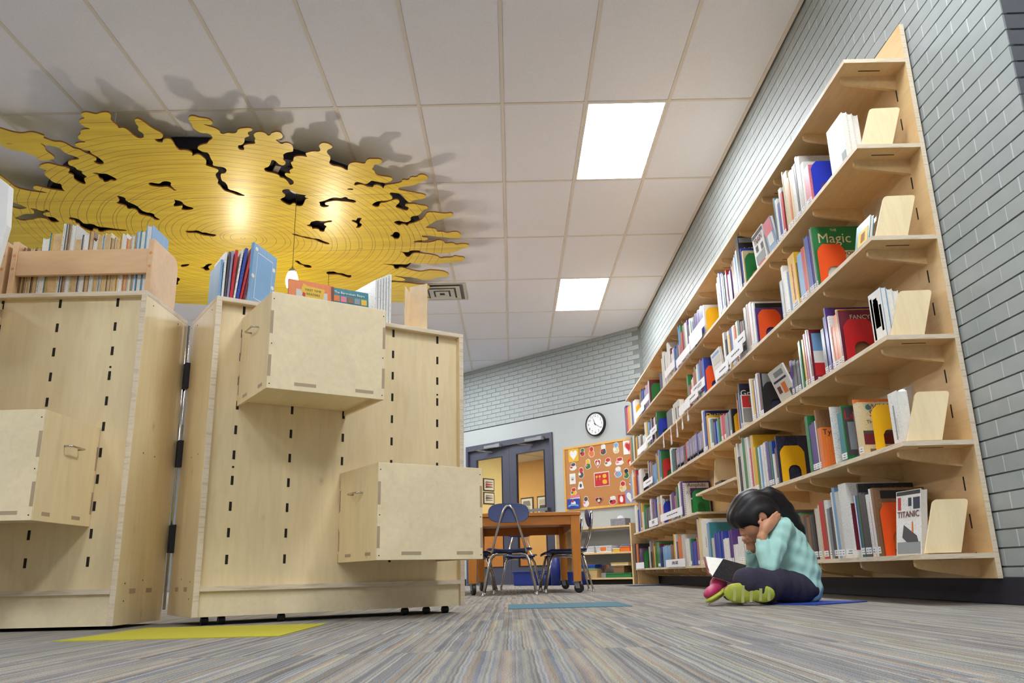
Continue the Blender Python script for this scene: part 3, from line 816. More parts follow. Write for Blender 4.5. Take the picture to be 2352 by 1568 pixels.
def decorate(tagname, o, w, h):
    if tagname == 'AIR':
        face_rect(o, .005, w-.004, h*.45, h*.99, 'K'); face_text(o, 'AIRP', .065, .085, h*.72, 'W'); face_rect(o, .005, w-.004, h*.88, h*.97, 'g', -.001)
    elif tagname == 'MAG':
        face_rect(o, .003, w-.003, h*.6, h*.99, 'G'); face_text(o, 'Magic', .075, .11, h*.8, 'C', y=-.0016); face_rect(o, .02, w-.003, h*.46, h*.6, 'C', -.001)
        face_text(o, 'HANDBOOK', .03, .12, h*.55, 'K', y=-.002); face_text(o, 'THE', .018, .11, h*.94, 'C', y=-.0016); face_rect(o, .03, w-.02, h*.05, h*.4, 'w', -.001)
    elif tagname == 'ORCA':
        face_rect(o, .01, w-.004, h*.86, h*.97, 'K')
        MB().prism([(.1, h*.62), (.15, h*.62), (.135, h*.7), (.12, h*.79), (.11, h*.7)], -.001, 0, 'y').build('cover_print', paint('K'), o)
    elif tagname == 'FAN':
        face_rect(o, .005, w-.004, h*.45, h*.97, 'm'); face_text(o, 'FANCY', .03, .1, h*.86, 'C'); face_rect(o, .02, w-.02, h*.05, h*.4, 't')
    elif tagname == 'PH2':
        face_rect(o, .012, w-.006, h*.6, h*.93, 'b'); face_rect(o, .012, w-.006, h*.38, h*.6, 'W'); face_rect(o, .012, w-.006, h*.14, h*.38, 'R'); face_rect(o, .02, w-.05, h*.02, h*.12, 'W', -.001)
    elif tagname == 'PHO':
        face_rect(o, .01, w-.004, h*.5, h*.98, 'g'); face_rect(o, .01, w-.004, h*.03, h*.45, 'N')
    elif tagname == 'DRG':
        face_rect(o, .006, w-.004, h*.62, h*.97, 'R'); face_rect(o, .05, w-.004, h*.7, h*.97, 't', -.001); face_rect(o, .006, w-.02, h*.18, h*.6, 'g'); face_rect(o, w-.03, w-.004, h*.1, h*.8, 'Y', -.001)
    elif tagname == 'GRA':
        face_rect(o, .005, w-.004, h*.4, h*.9, 'K'); face_text(o, 'Gra', .06, .05, h*.78, 'W', align='CENTER'); face_rect(o, .005, w-.004, h*.9, h*.99, 'N', -.001)
    elif tagname == 'NAT':
        face_rect(o, .004, w-.004, h*.55, h*.98, 'N'); face_text(o, 'NATIONAL', .036, .13, h*.88, 'W'); face_text(o, 'GEOGRAPHIC', .03, .13, h*.76, 'W')
        for a in ((.012, .04, h*.92, h*.94), (.012, .04, h*.78, h*.8), (.012, .017, h*.8, h*.92), (.035, .04, h*.8, h*.92)):
            face_rect(o, *a, 'Y', -.001)
    elif tagname == 'INT':
        face_text(o, 'INSIDE', .035, .09, h*.9, 'K'); face_rect(o, .05, w-.01, h*.1, h*.8, 'k')
    elif tagname == 'WIL':
        face_text(o, 'WILLIAM', .038, .12, h*.9, 't', 1.0); face_text(o, 'S', .038, .055, h*.78, 't'); face_text(o, 'TH', .022, .045, h*.62, 'k'); face_rect(o, .01, w-.01, h*.2, h*.4, 'm')
        face_rect(o, .01, w-.02, h*.4, h*.46, 'k'); face_rect(o, .03, w-.04, h*.02, h*.12, 't')
        MB().lathe([(0, 0), (.012, 0), (.012, .0008)], 12, (.045, -.0012, h*.9), axis='y').build('cover_print', paint('T'), o)
    elif tagname == 'LE':
        face_rect(o, .006, w-.004, h*.1, h*.97, 'k'); face_text(o, 'Le', .06, .035, h*.82, 'R', y=-.0016); face_rect(o, .02, .07, h*.2, h*.7, 'g', -.001)
    elif tagname == 'TYR':
        face_text(o, 'Tyrann', .04, .065, h*.88, 'K'); face_rect(o, .07, .14, h*.18, h*.78, 'm'); face_rect(o, .075, .135, h*.2, h*.76, 'w', -.001); face_rect(o, .085, .12, h*.25, h*.6, 'k', -.0014)
    elif tagname == 'OLV':
        face_rect(o, .003, w-.003, .004, h-.004, 'Y')
    elif tagname == 'AMP':
        face_text(o, 'Amphibi', .05, .12, h*.93, 'k'); face_rect(o, .06, w-.004, h*.55, h*.84, 'P'); face_rect(o, .06, w-.004, h*.1, h*.5, 'G'); face_text(o, 'AV', .04, .045, h*.7, 'g')
        r = MB()
        for q in range(16):
            r.box(-.003, .01, -.004, .002, h*(.05+q*.058), h*(.05+q*.058)+.003)
        r.build('spiral', 'steel_dark', o)
    elif tagname == 'TRE':
        face_text(o, 'TREE', .06, .09, h*.8, 'k'); face_rect(o, .01, w-.01, h*.88, h*.97, 't'); face_rect(o, .01, w-.01, h*.05, h*.6, 'O')
    elif tagname == 'SEA':
        face_rect(o, .03, w-.004, h*.84, h*.96, 'K'); face_rect(o, .03, w-.004, h*.1, h*.78, 'O'); face_text(o, 'THE', .02, .11, h*.72, 'm'); face_rect(o, .1, .2, h*.08, h*.5, 'k', -.001)
    elif tagname == 'MAR':
        face_rect(o, .012, w-.004, h*.1, h*.72, 'm'); face_rect(o, .0, w-.004, h*.02, h*.09, 'W')
    elif tagname == 'BIG':
        face_rect(o, .01, w-.003, h*.5, h*.98, 'K'); face_rect(o, .01, .08, h*.85, h*.99, 'W', -.001); face_rect(o, .03, .1, h*.6, h*.86, 'B', -.0014)
    elif tagname == 'CAE':
        face_rect(o, .005, w-.004, h*.75, h*.93, 'm'); face_text(o, 'CAESAR', .03, .1, h*.85, 'C', y=-.0016)
SPINE_TXT = {'CH': ("CHILDREN'S SONGBOOK", .018, 'R'), 'BLK': ('KNIGHTS', .02, 'K'), 'W': ('WORLD', .03, 'W')}
ENDCOL = {'blue': (28, 52, 190), 'green': (24, 120, 56), 'yellow': (236, 180, 14), 'orange': (236, 84, 22), 'red': (182, 22, 26), 'black': (24, 24, 30)}
for k, c in ENDCOL.items():
    plain('bookend_'+k, c, .42, var=.02)
def bookend(y, z, h, k, sh, nth):
    w = .142
    h = max(.15, min(.23, h))
    out = [(0, 0), (.04, 0), (.04, h*.36), (.05, h*.44), (.065, h*.48), (.09, h*.48), (.105, h*.44), (.113, h*.36), (.113, 0), (w, 0), (w, h*.82), (w-.012, h*.92), (w-.03, h), (.03, h), (.012, h*.92), (0, h*.82)]
    b = MB()
    # arch: two legs and a crown, so that the opening is a real hole
    for (a, c0) in ((0, .04), (.113, w)):
        b.prism([(a, 0), (c0, 0), (c0, h*.36), (a, h*.36)], -.0012, .0012, 'y')
    arc = [(.04, h*.36), (.05, h*.44), (.065, h*.48), (.09, h*.48), (.105, h*.44), (.113, h*.36)]
    top = [(0, h*.36)]+arc+[(w, h*.36), (w, h*.82), (w-.012, h*.92), (w-.03, h), (.03, h), (.012, h*.92), (0, h*.82)]
    b.prism(top, -.0012, .0012, 'y')
    o = b.build('metal_bookend', 'bookend_'+k, None, (1.567, y-.004, z))
    tag(o, '%s metal bookend with arched opening, %s along the %s' % (k, ordinal(nth), SNAME[sh]), 'bookend', 'coloured metal bookends')
allb = []
for sh, txt in BOOKS.items():
    z = SZ[sh]
    nE = 0
    ycur = -1
    row = []
    for tk in txt.split():
        a = tk.split(',')
        y, t, h, ty = float(a[0]), float(a[1]), float(a[2]), a[3]
        if ty.startswith('E-'):
            nE += 1
            bookend(y, z, h, ty[2:], sh, nE)
            if y+.0035 > ycur:
                ycur = y-.002
            continue
        col, _, sp = ty.partition('-')
        end = y+t
        y = max(y, ycur)
        if end-y < .004:
            continue
        parts = 1
        if end-y > .075 and not sp:
            parts = int(math.ceil((end-y)/.05))
        tt = (end-y)/parts
        for q in range(parts):
            row.append([sh, y+q*tt, tt-.0006, h*(1-.03*(q % 2)), col, sp])
        ycur = end
    for n, r in enumerate(row):
        allb.append(r+[n+1])
allb.sort(key=lambda r: -(r[2]*r[3]/(r[1]**2+2.4)+(0.002 if r[5] else 0)))
keep = allb[:255]
rest = MB()
rest_m, rest_i = [], {}
for r in allb:
    sh, y, t, h, col, sp, n = r
    z = SZ[sh]
    h = min(h, .52 if (sh == 5 and y > 5.70 and y+t < 6.93) else .39)
    if sh == 4 and 5.66 < y < 6.95:
        continue
    x = XF+.014+RNG.random()*.008
    if r in keep:
        th = 'thin' if t < .016 else ('thick' if t > .045 else 'slim' if t < .026 else 'stout')
        lab = '%s %s book, %s from the near end of the %s' % (th, CNAME[col], ordinal(n), SNAME[sh])
        o, w_ = make_book(x, y, z+.0002, t, h, col, lab, 'books on the '+SNAME[sh], spine_label=(n % 5 != 2))
        if sp in SPINE_TXT:
            s, sz, k = SPINE_TXT[sp]
            text(s, min(sz, t*1.1), paint(k), o, (-.0008, t/2, h*.5), (math.pi/2, math.radians(90), -math.pi/2), .0003, 'title')
            if sp == 'W':
                MB().box(-.0006, .0004, .001, t-.001, h*.08, h*.28).build('spine_print', paint('k'), o)
        elif sp:
            decorate(sp, o, w_, h)
    else:
        mi = rest_i.setdefault(col, len(rest_i)+1)
        w_ = max(.12, min(.25, h*.78))
        a, b = MB(), MB()
        book_parts(a, b, t, h, w_)
        for src, m_ in ((a, mi), (b, 0)):
            rest.add([(vx+x, vy+y, vz+z+.0002) for vx, vy, vz in src.v], src.f, m_)
ms = ['page_white']+[cover(c) for c in rest_i]
o = rest.build('distant_books', ms)
tag(o, 'many small book spines farther along the shelves of the plywood wall bookcase', 'books', kind='stuff')

# ---- books standing face out, covers towards the room
def face_out(sh, y0, y1, h, col, label, thick=.05, n=1, lean=0, pagecol='page_white', deco=None, x=1.575, rz=0):
    z = SZ[sh]
    e = empty('face_out_book', (x, y0, z), rz, label, 'book', None)
    w_ = y1-y0
    t = thick/n
    for k in range(n):
        c, p = MB(), MB()
        c.box(k*t, k*t+.003, 0, w_, 0, h-.008*k).box((k+1)*t-.004, (k+1)*t-.001, 0, w_, 0, h-.008*k).box(k*t+.003, (k+1)*t-.004, w_-.003, w_, 0, h-.008*k)
        p.box(k*t+.003, (k+1)*t-.004, .002, w_-.003, .003, h-.008*k-.003)
        c.build('cover', cover(col if k == 0 else 'W'), e)
        p.build('pages', pagecol, e)
    if lean:
        e.rotation_euler = (0, math.radians(lean), rz)
    if deco:
        for d in deco:
            if d[0] == 'r':
                MB().box(-.0012, .0002, w_*d[1], w_*d[2], h*d[3], h*d[4]).build('cover_print', paint(d[5]), e)
            else:
                text(d[1], d[2], paint(d[5]), e, (-.002, w_*d[3], h*d[4]), (math.pi/2, 0, -math.pi/2), .0004, 'title')
    return e
def single_face_out(*a, **k):
    return face_out(*a, **k)
face_out(1, 3.365, 3.552, .264, 'W', 'glossy white books standing face out at the near end of the second shelf', .075, 3, deco=[('r', .05, .3, .04, .3, 'g')])
face_out(1, 4.585, 4.80, .25, 'W', 'white book with a train scene standing face out on the second shelf', .04, 1, -4, deco=[('r', .03, .97, .88, .97, 'K'), ('t', 'TRAIN', .055, .5, .76, 'm'), ('r', .15, .35, .45, .6, 'k'), ('r', .6, .8, .5, .65, 'K'), ('r', .1, .9, .2, .42, 'g'), ('r', .2, .8, .04, .18, 'R')])
face_out(1, 4.39, 4.53, .216, 'b', 'pale blue and pink book leaning face out beside the train book', .02, 1, -8, deco=[('r', .02, .98, .6, .98, 'r'), ('r', .2, .8, .3, .6, 'W')])
face_out(2, 5.79, 6.06, .243, 'W', 'white book with grey print standing face out, third shelf, beyond the paper signs', .018, 1, -6, deco=[('r', .1, .9, .86, .93, 'b'), ('r', .1, .85, .6, .8, 'w'), ('r', .2, .8, .1, .4, 'k')])
face_out(2, 7.46, 7.76, .2, 'w', 'off-white book with black shapes standing face out on the third shelf', .05, 1, deco=[('r', .1, .22, .2, .7, 'k'), ('r', .5, .62, .2, .75, 'k')])
face_out(2, 7.84, 8.1, .19, 'k', 'dark grey book standing face out on the third shelf', .06, 1)
face_out(3, 3.255, 3.375, .229, 'b', 'blue and white patterned books standing face out at the near end of the fourth shelf', .075, 3, deco=[('r', .0, .99, .01, .99, 'W'), ('r', .3, .7, .3, .8, 'P'), ('r', .36, .66, .62, .86, 'N'), ('r', .1, .25, .2, .7, 'k'), ('r', .75, .9, .1, .9, 'b'), ('r', .4, .6, .5, .6, 't')], pagecol='page_white')
face_out(3, 4.37, 4.63, .2, 'W', 'white bird guide leaning face out past the black bookend on the fourth shelf', .012, 1, -20, deco=[('r', .1, .9, .62, .68, 'N'), ('r', .3, .55, .25, .55, 'O'), ('r', .1, .25, .1, .3, 'k'), ('r', .65, .85, .3, .5, 'm'), ('r', .15, .7, .75, .9, 'g')])
face_out(4, 3.255, 3.335, .216, 'W', 'white patterned book standing face out at the near end of the fifth shelf', .045, 1, deco=[('r', .5, .62, .1, .75, 'g'), ('r', .3, .4, .2, .5, 'w')])
e = face_out(5, 3.285, 3.445, .258, 'W', 'white book about a ship standing face out before the orange bookend, bottom shelf', .028, 1, 9, deco=None, x=1.592, rz=math.radians(10))
def cov(*d):
    w_, h = .16, .258
    if d[0] == 'r':
        MB().box(-.0012, .0002, w_*d[1], w_*d[2], h*d[3], h*d[4]).build('cover_print', paint(d[5]), e)
    else:
        text(d[1], d[2], paint(d[5]), e, (-.002, w_*d[3], h*d[4]), (math.pi/2, 0, -math.pi/2), .0004, 'title')
cov('t', 'TITANIC', .036, .5, .62, 'm')
cov('r', .03, .97, .93, .99, 'K'); cov('r', .05, .3, .7, .88, 'N'); cov('r', .38, .5, .75, .88, 'N'); cov('r', .8, .92, .7, .9, 'R')
MB().prism([(.02, .05), (.09, .05), (.12, .07), (.11, .12), (.075, .10), (.03, .075)], -.0014, .0, 'x').build('cover_print', paint('k'), e)
MB().prism([(.05, .09), (.06, .09), (.058, .13), (.052, .13)], -.0016, .0, 'x').build('cover_print', paint('O'), e)
cov('r', .05, .95, .02, .2, 'g')
# acrylic stand with a colourful book, near end of the third shelf
e = empty('acrylic_stand', (1.60, 3.31, SZ[2]), 0, 'clear acrylic stand at the near end of the third shelf', 'book stand')
MB().prism([(-.01, 0), (.0, 0), (.06, .235), (.056, .235)], 0, .15, 'y').build('front_sheet', 'acrylic', e)
MB().prism([(.056, .235), (.06, .235), (.15, .0), (.146, 0)], 0, .15, 'y').build('rear_sheet', 'acrylic', e)
face_out(2, 3.30, 3.45, .15, 'T', 'teal and orange book on the clear acrylic stand, third shelf', .018, 1, 12, x=1.575, deco=[('r', .1, .8, .1, .7, 'Y'), ('r', .3, .6, .3, .6, 'R')])
e = empty('acrylic_stand', (1.64, 3.30, SZ[4]), 0, 'clear acrylic stand behind the white book on the fifth shelf', 'book stand')
MB().prism([(-.004, 0), (.0, 0), (.03, .25), (.026, .25)], 0, .12, 'y').build('front_sheet', 'acrylic', e)
MB().prism([(.026, .25), (.03, .25), (.09, 0), (.086, 0)], 0, .12, 'y').build('rear_sheet', 'acrylic', e)
# portrait photograph propped at the near end of the second shelf
e = empty('photo_card', (1.66, 3.36, SZ[1]), 0, 'small portrait photograph propped near the end plate of the second shelf', 'photo')
MB().box(0, .11, 0, .002, 0, .12).build('card', 'stone_print', e)
MB().prism([(.02, .02), (.075, .02), (.075, .045), (.06, .06), (.035, .06), (.02, .045)], -.0012, 0, 'y').build('jacket', 'black_plastic', e)
MB().prism(rounded(.036, .06, .058, .085, .009), -.0014, 0, 'y').build('face', 'skin', e)
MB().prism(rounded(.034, .062, .078, .094, .007), -.0018, 0, 'y').build('hair', 'hair_black', e)
# dark blue folder edge behind the patterned books
o, _ = make_book(1.66, 3.40, SZ[3], .012, .235, 'B', 'blue book standing behind the end plate of the fourth shelf', None, spine_label=False, depth=.12)
# ply easel and flat dark book on the raised shelf
e = empty('book_easel', (1.575, 6.42, SZ[4]+.145), 0, 'plywood easel leaning on the short raised shelf', 'bookend')
o = MB().prism([(0, 0), (.17, 0), (.21, .24), (.05, .24), (.035, .22)], -.006, .006, 'y').build('plate', 'birch_ply', e)
o.rotation_euler = (math.radians(-10), 0, 0)
o, _ = make_book(1.57, 6.16, SZ[4]+.145, .2, .03, 'K', 'dark book lying flat on the short raised shelf', None, spine_label=False, depth=.2)

# ---- folded paper shelf signs hooked on the shelf edges
SIGNS = {1: [(6.11, 6.66, .07, ''), (6.17, 6.94, .0, ''), (6.6, 7.2, .0, ''), (7.32, 7.82, .05, ''), (8.8, 9.35, .05, ''), (9.1, 9.8, .0, '')],
         2: [(5.07, 5.32, .085, 'm'), (5.13, 5.55, .03, 'm'), (5.49, 5.86, .0, 'm'), (6.25, 6.75, .06, 'HUMAN BODY'), (6.48, 7.0, .02, 'm'), (6.78, 7.25, .0, ''), (8.48, 8.9, .08, 'm'), (8.75, 9.2, .04, 'm'), (9.1, 9.8, .0, '')],
         3: [(8.95, 9.6, .03, 'm')], 4: [(8.8, 9.38, .01, 'PLANTS'), (7.47, 8.6, .02, 'm')], 5: [(7.55, 8.5, .0, 'ANIMAL BABIES'), (9.9, 10.55, .0, '')]}
for sh, L in SIGNS.items():
    for n, (a, b, dz, s) in enumerate(L):
        e = empty('shelf_sign', (XF-.006-.006*(n % 3), a, SZ[sh]-.004+dz), 0, 'white paper sign, %s from the near end, hooked on the %s' % (ordinal(n+1), SNAME[sh]), 'sign', 'paper shelf signs')
        w_ = b-a
        hh = .072
        o = MB().prism(rounded(0, w_, 0, hh, .008, 3), -.0015, .0, 'x').build('card', 'card_white', e)
        MB().box(0, .022+.0, w_*.4, w_*.6, -.0, .0015).build('hook', 'card_white', e)
        if s == 'm':
            q = MB()
            for k in range(5):
                q.box(-.0024, -.0014, w_*(.2+.1*k), w_*(.2+.1*k)+w_*.075, .032, .041)
            q.build('print', 'black_plastic', e)
        elif s:
            text(s, min(.045, w_*.16), 'black_plastic', e, (-.002, w_*.5, .038), (math.pi/2, 0, -math.pi/2), .0004, 'lettering')
# ---- small paper skeleton hands hanging from the third shelf
for n, (y, ln) in enumerate(((6.95, .10), (7.2, .13), (7.45, .16), (7.75, .18), (8.15, .15))):
    e = empty('paper_skeleton_hand', (XF-.004, y, SZ[2]-.002), 0, 'white paper skeleton hand hanging from the third shelf, %s from the near end' % ordinal(n+1), 'decoration', 'paper skeleton hands')
    MB().prism([(-.012, -ln*.55), (.012, -ln*.55), (.016, -.0), (-.016, 0)], -.0015, -.0005, 'x').build('arm', 'card_white', e)
    for k in range(4):
        a = (k-1.5)*.014
        MB().prism([(a-.005, -ln*.5), (a*1.5-.004, -ln), (a*1.5+.004, -ln), (a+.005, -ln*.5)], -.0022, -.0012, 'x').build('finger', 'card_white', e)

# ================================================================== DISPLAY CABINETS ON THE LEFT
CW, CD, CT = 1.12, .40, 1.235
def cabinet(loc, rz, label, casters, z0):
    e = empty('display_cabinet', loc, rz, label, 'cabinet')
    for x in (0, CW-.022):
        o = MB().box(x, x+.022, 0, CD, z0, CT-.018).build('side_panel', ['birch_ply', 'ply_edge'], e, bevel=.0015)
        for p in o.data.polygons:
            if abs(p.normal.y) > .9:
                p.material_index = 1
        # end grain of the tenons that come through the side
        tn = MB()
        for y in (.10, .24):
            tn.box(x-.0008 if x == 0 else x+.0215, x+.001 if x == 0 else x+.0228, y, y+.05, .118, .134)
        tag(tn.build('tenon_end', 'joint_tan', o), kind='stuff')
        sc = MB()
        for (y, z) in ((.06, .15), (.06, .09), (.2, .16), (.2, .62), (.1, .62), (.06, 1.19), (.3, 1.19)):
            xx = x-.0006 if x == 0 else x+.0216
            sc.box(xx, xx+.001, y, y+.005, z, z+.005)
        tag(sc.build('screw_hole', 'slot_dark', o), kind='stuff')
    tp = MB().box(0, CW, 0, CD, CT-.018, CT).build('top', ['birch_ply_flat', 'ply_edge'], e, bevel=.0015)
    for p in tp.data.polygons:
        if abs(p.normal.z) < .5:
            p.material_index = 1
    pn = MB().box(.022, CW-.022, .026, .038, .135, CT-.018).build('slotted_panel', 'birch_ply', e)
    MB().box(.022, CW-.022, CD-.02, CD-.008, z0, CT-.018).build('back_panel', 'birch_ply', e)
    o = MB().box(.022, CW-.022, -.001, .06, .118, .135).build('ledge', ['ply_edge'], e)
    MB().box(.022, CW-.022, .012, .03, z0, .118).build('kick_board', 'birch_ply_flat', e)
    sl = MB().box(-.005, .005, -.0012, .004, -.017, .017).mesh('slot', ['slot_dark'])
    ho = MB().lathe([(0, -.0012), (.0045, -.0012), (.0045, .003)], 8, axis='y').mesh('peg_hole', ['slot_dark'])
    for i, x in enumerate((.115, .333, .553, .775, .997)):
        for k in range(11):
            z = .229+k*.0968
            link('slot', sl, pn, (x, .026, z))
        for z in ((.57,) if i == 0 else (.94,) if i == 4 else ()):
            link('peg_hole', ho, pn, (x, .026, z))
    if casters:
        for (x, y) in ((.06, .06), (.12, .06), (.34, .05), (CW-.26, .05), (CW-.16, .05), (CW-.07, .05)):
            c = MB().lathe([(0, -.012), (.0135, -.012), (.015, -.008), (.015, .008), (.0135, .012), (0, .012)], 14, (x, y, .015), axis='x').build('caster', 'black_plastic', e)
    return e
MA = math.atan2(.554, .832)
ML_ = (-1.143, 3.036, 0)
cabM = cabinet(ML_, MA, 'plywood display cabinet on casters with two bins on its slotted front', True, .03)
cabL = cabinet((-1.384-CW, 2.962, 0), 0, 'plywood display cabinet at the left edge with a slotted front', False, .012)
# hinge that joins the two cabinets along their rear corners
MB().tube([(-.012, CD+.006, .05), (-.012, CD+.006, CT-.02)], .006, 8).build('hinge_rod', 'chrome', cabM, smooth=True)
for z in (.32, .66, .99):
    MB().box(-.02, .004, CD-.03, CD+.012, z-.055, z+.055).build('hinge_plate', 'black_hinge', cabM, bevel=.003)

# ---- plywood bins hooked into the slots: box joints with darker end-grain keys, bent-wire pull on the side
def bin_box(parent_loc, rz, x0, x1, z0, z1, label, handle='left', dep=.345):
    e = empty('storage_bin', (parent_loc[0], parent_loc[1], 0), rz, label, 'bin', 'plywood bins on the slotted panels')
    t = .012
    y0, y1 = .026-.001-dep-.026, .024
    fr = MB().box(x0, x1, y0, y0+t, z0, z1).build('front_panel', 'birch_ply_flat', e, bevel=.001)
    l = MB().box(x0, x0+t, y0+t, y1, z0, z1).build('side_panel', 'birch_ply', e, bevel=.001)
    r = MB().box(x1-t, x1, y0+t, y1, z0, z1).build('side_panel', 'birch_ply', e, bevel=.001)
    MB().box(x0+t, x1-t, y1-t, y1, z0+.02, z1).build('rear_panel', 'birch_ply', e)
    MB().box(x0+t, x1-t, y0+t, y1-t, z0+.018, z0+.03).build('bottom', 'birch_ply_flat', e)
    k = MB()
    hh = z1-z0
    for xa in (x0, x1):
        s = 1 if xa == x0 else -1
        for (a, b) in ((.12, .34), (.56, .8)):
            k.box(min(xa, xa+s*.011), max(xa, xa+s*.011), y0-.0006, y0+.0006, z0+hh*a, z0+hh*b)
    for (a, b) in ((.22, .4), (.74, .9)):
        k.box(x0+(x1-x0)*a, x0+(x1-x0)*b, y0-.0006, y0+.0006, z0+.018, z0+.03)
    tag(k.build('joint_key', 'joint_tan', fr), kind='stuff')
    for (sd, xa) in ((l, x0), (r, x1)):
        k = MB()
        for (a, b) in ((.15, .28), (.65, .8)):
            k.box(xa-.0006, xa+.0006, y0+(y1-y0)*a, y0+(y1-y0)*b, z0+.018, z0+.03)
        for (a, b) in ((.12, .34), (.56, .8)):
            k.box(xa-.0006, xa+.0006, y1-.012, y1-.001, z0+hh*a, z0+hh*b)
        tag(k.build('joint_key', 'joint_tan', sd), kind='stuff')
    sc = MB()
    for xa in (x0+.007, x1-.011):
        for b in (.04, .45, .92):
            sc.box(xa, xa+.004, y0-.0006, y0+.0005, z0+hh*b, z0+hh*b+.004)
    tag(sc.build('screw_hole', 'slot_dark', fr), kind='stuff')
    xh = x0 if handle == 'left' else x1
    s = -1 if handle == 'left' else 1
    ym = (y0+y1)/2
    zh = z1-.1
    MB().tube([(xh-s*.002, ym-.045, zh), (xh+s*.02, ym-.045, zh), (xh+s*.026, ym-.038, zh), (xh+s*.026, ym+.038, zh), (xh+s*.02, ym+.045, zh), (xh-s*.002, ym+.045, zh)], .0035, 8).build('wire_pull', 'chrome', l if handle == 'left' else r, smooth=True)
    return e
bin_box(ML_, MA, .112, .565, .805, 1.165, 'upper plywood bin holding picture books on the cabinet with casters')
bin_box(ML_, MA, .548, 1.0, .212, .566, 'lower plywood bin near the floor on the cabinet with casters')
LX = -1.384-CW
bin_box((LX, 2.962), 0, CW-.131-.455, CW-.131, .35, .705, 'plywood bin with wire pull on the cabinet at the left edge', 'right')
bin_box((LX, 2.962), 0, CW-.565-.5, CW-.565, 1.075, 1.2, 'shallow plywood bin cut off by the left edge of the picture', 'right', .2)

# ---- maple book rack on top of the left cabinet, books with their page edges to the viewer
def rack(x0, x1, label):
    e = empty('book_rack', (0, 2.985, CT), 0, label, 'book rack')
    for xa in (x0, x1-.022):
        MB().prism(rounded(0, .24, .0, .225, .05, 5, (0, 0, 1, 0)), xa, xa+.022, 'x').build('end_panel', 'maple_rack', e, bevel=.003)
        sc = MB()
        for z in (.11, .165):
            sc.lathe([(0, -.0006), (.006, -.0006), (.006, .001)], 10, (xa+.011, 0, z), axis='y')
        sc.build('screw_plug', 'orange_wood', e)
    MB().box(x0+.022, x1-.022, .004, .022, .083, .186).build('front_rail', 'maple_rack', e, bevel=.002)
    MB().box(x0+.022, x1-.022, .2, .218, .083, .186).build('rear_rail', 'maple_rack', e)
    MB().box(x0+.022, x1-.022, .024, .2, .0, .012).build('base_board', 'maple_rack', e)
rack(-1.945, -1.388, 'maple book rack full of books on the left cabinet, right of the two')
rack(-2.49, -1.965, 'maple book rack at the left picture edge, mostly out of view')
x = -1.918
n = 0
seq = [('t', .016, .2), ('t', .014, .19), ('C', .018, .195), ('K', .004, .19), ('t', .024, .2), ('W', .03, .24), ('T', .008, .26), ('Y', .045, .262), ('W', .012, .3), ('k', .012, .3), ('t', .012, .298), ('w', .022, .295), ('C', .03, .235),
       ('N', .008, .25), ('W', .022, .252), ('t', .022, .265), ('W', .016, .225), ('C', .024, .25), ('b', .008, .24), ('C', .026, .255), ('t', .02, .235), ('C', .02, .23), ('Y', .01, .245), ('W', .02, .25), ('O', .02, .23), ('w', .016, .245), ('Y', .006, .25),
       ('b', .016, .26), ('T', .024, .262), ('b', .026, .285)]
tot = sum(s[1] for s in seq)
kf = (-1.415-x)/tot
for (c, t, h) in seq:
    t *= kf
    n += 1
    o, w_ = make_book(x+t, 3.013+.16, CT+.0125, t-.0006, h, c, '%s book in the maple rack, %s from the left, page edges facing out' % (CNAME[c], ordinal(n)), 'books in the maple rack', depth=.155, spine_label=False, pages='page_tan' if c in 'tCOKY' else 'page_white', rz=0)
    o.rotation_euler = (0, 0, -math.pi/2)
    o.location = (x, 3.013+.158, CT+.0125)
    x += t
# pale panel of a nearer stand at the left edge
e = empty('pale_stand_panel', (-1.9, 2.58, 0), 0, 'pale painted panel of a stand cut off by the left picture edge', 'panel')
MB().prism([(-.25, 0), (.03, 0), (.185, 1.345), (.172, 1.495), (.09, 1.56), (-.25, 1.6)], 0, .03, 'y').build('panel', 'white_paint', e, bevel=.003)
MB().lathe([(0, -.001), (.004, -.001), (.004, .002)], 8, (.13, 0, 1.45), axis='y').build('screw', 'steel_dark', e)

# ---- books on top of the cabinet with casters, and in its upper bin
def mloc(s, d, z):
    """point on the cabinet: s along the front, d behind the front edge"""
    return (ML_[0]+.832*s-.554*d, ML_[1]+.554*s+.832*d, z)
Q = [('b', .012, .165, 0, 'thin pale blue book with white spine'), ('W', .012, .2, 1, 'slim white-spined book'), ('k', .010, .205, 2, 'dark patterned slim book'), ('p', .012, .21, 2, 'slate lilac slim book'), ('R', .016, .218, 3, 'red spotted picture book'),
     ('W', .010, .225, 6, 'white-edged picture book'), ('B', .016, .235, 7, 'blue picture book with gold band'), ('R', .012, .24, 9, 'bright red leaning picture book'), ('m', .016, .22, 9, 'dark red leaning picture book')]
s = .012
for (c, t, h, lean, lab) in Q:
    t *= .72
    o, w_ = make_book(0, 0, 0, t, h, c, lab+' standing on the cabinet with casters', 'picture books on the cabinet top', depth=.17, spine_label=False)
    # spine towards the front of the cabinet, thickness along it
    o.matrix_world = Matrix.Translation(mloc(s+t, .035, CT+.001)) @ Matrix.Rotation(MA, 4, 'Z') @ Matrix.Rotation(math.radians(lean*.9), 4, 'Y') @ Matrix.Rotation(math.radians(90), 4, 'Z')
    s += t*1.06+.0022
o, w_ = make_book(0, 0, 0, .014, .262, 'b', 'tall light blue picture book with its cover turned to the viewer on the cabinet', 'picture books on the cabinet top', depth=.19, spine_label=False)
o.matrix_world = Matrix.Translation(mloc(s+.012, .03, CT+.001)) @ Matrix.Rotation(MA+math.radians(44), 4, 'Z') @ Matrix.Rotation(math.radians(2), 4, 'X')
face_rect(o, .03, .16, .03, .23, 'W', -.0004)
face_rect(o, .033, .157, .033, .227, 'b', -.001)
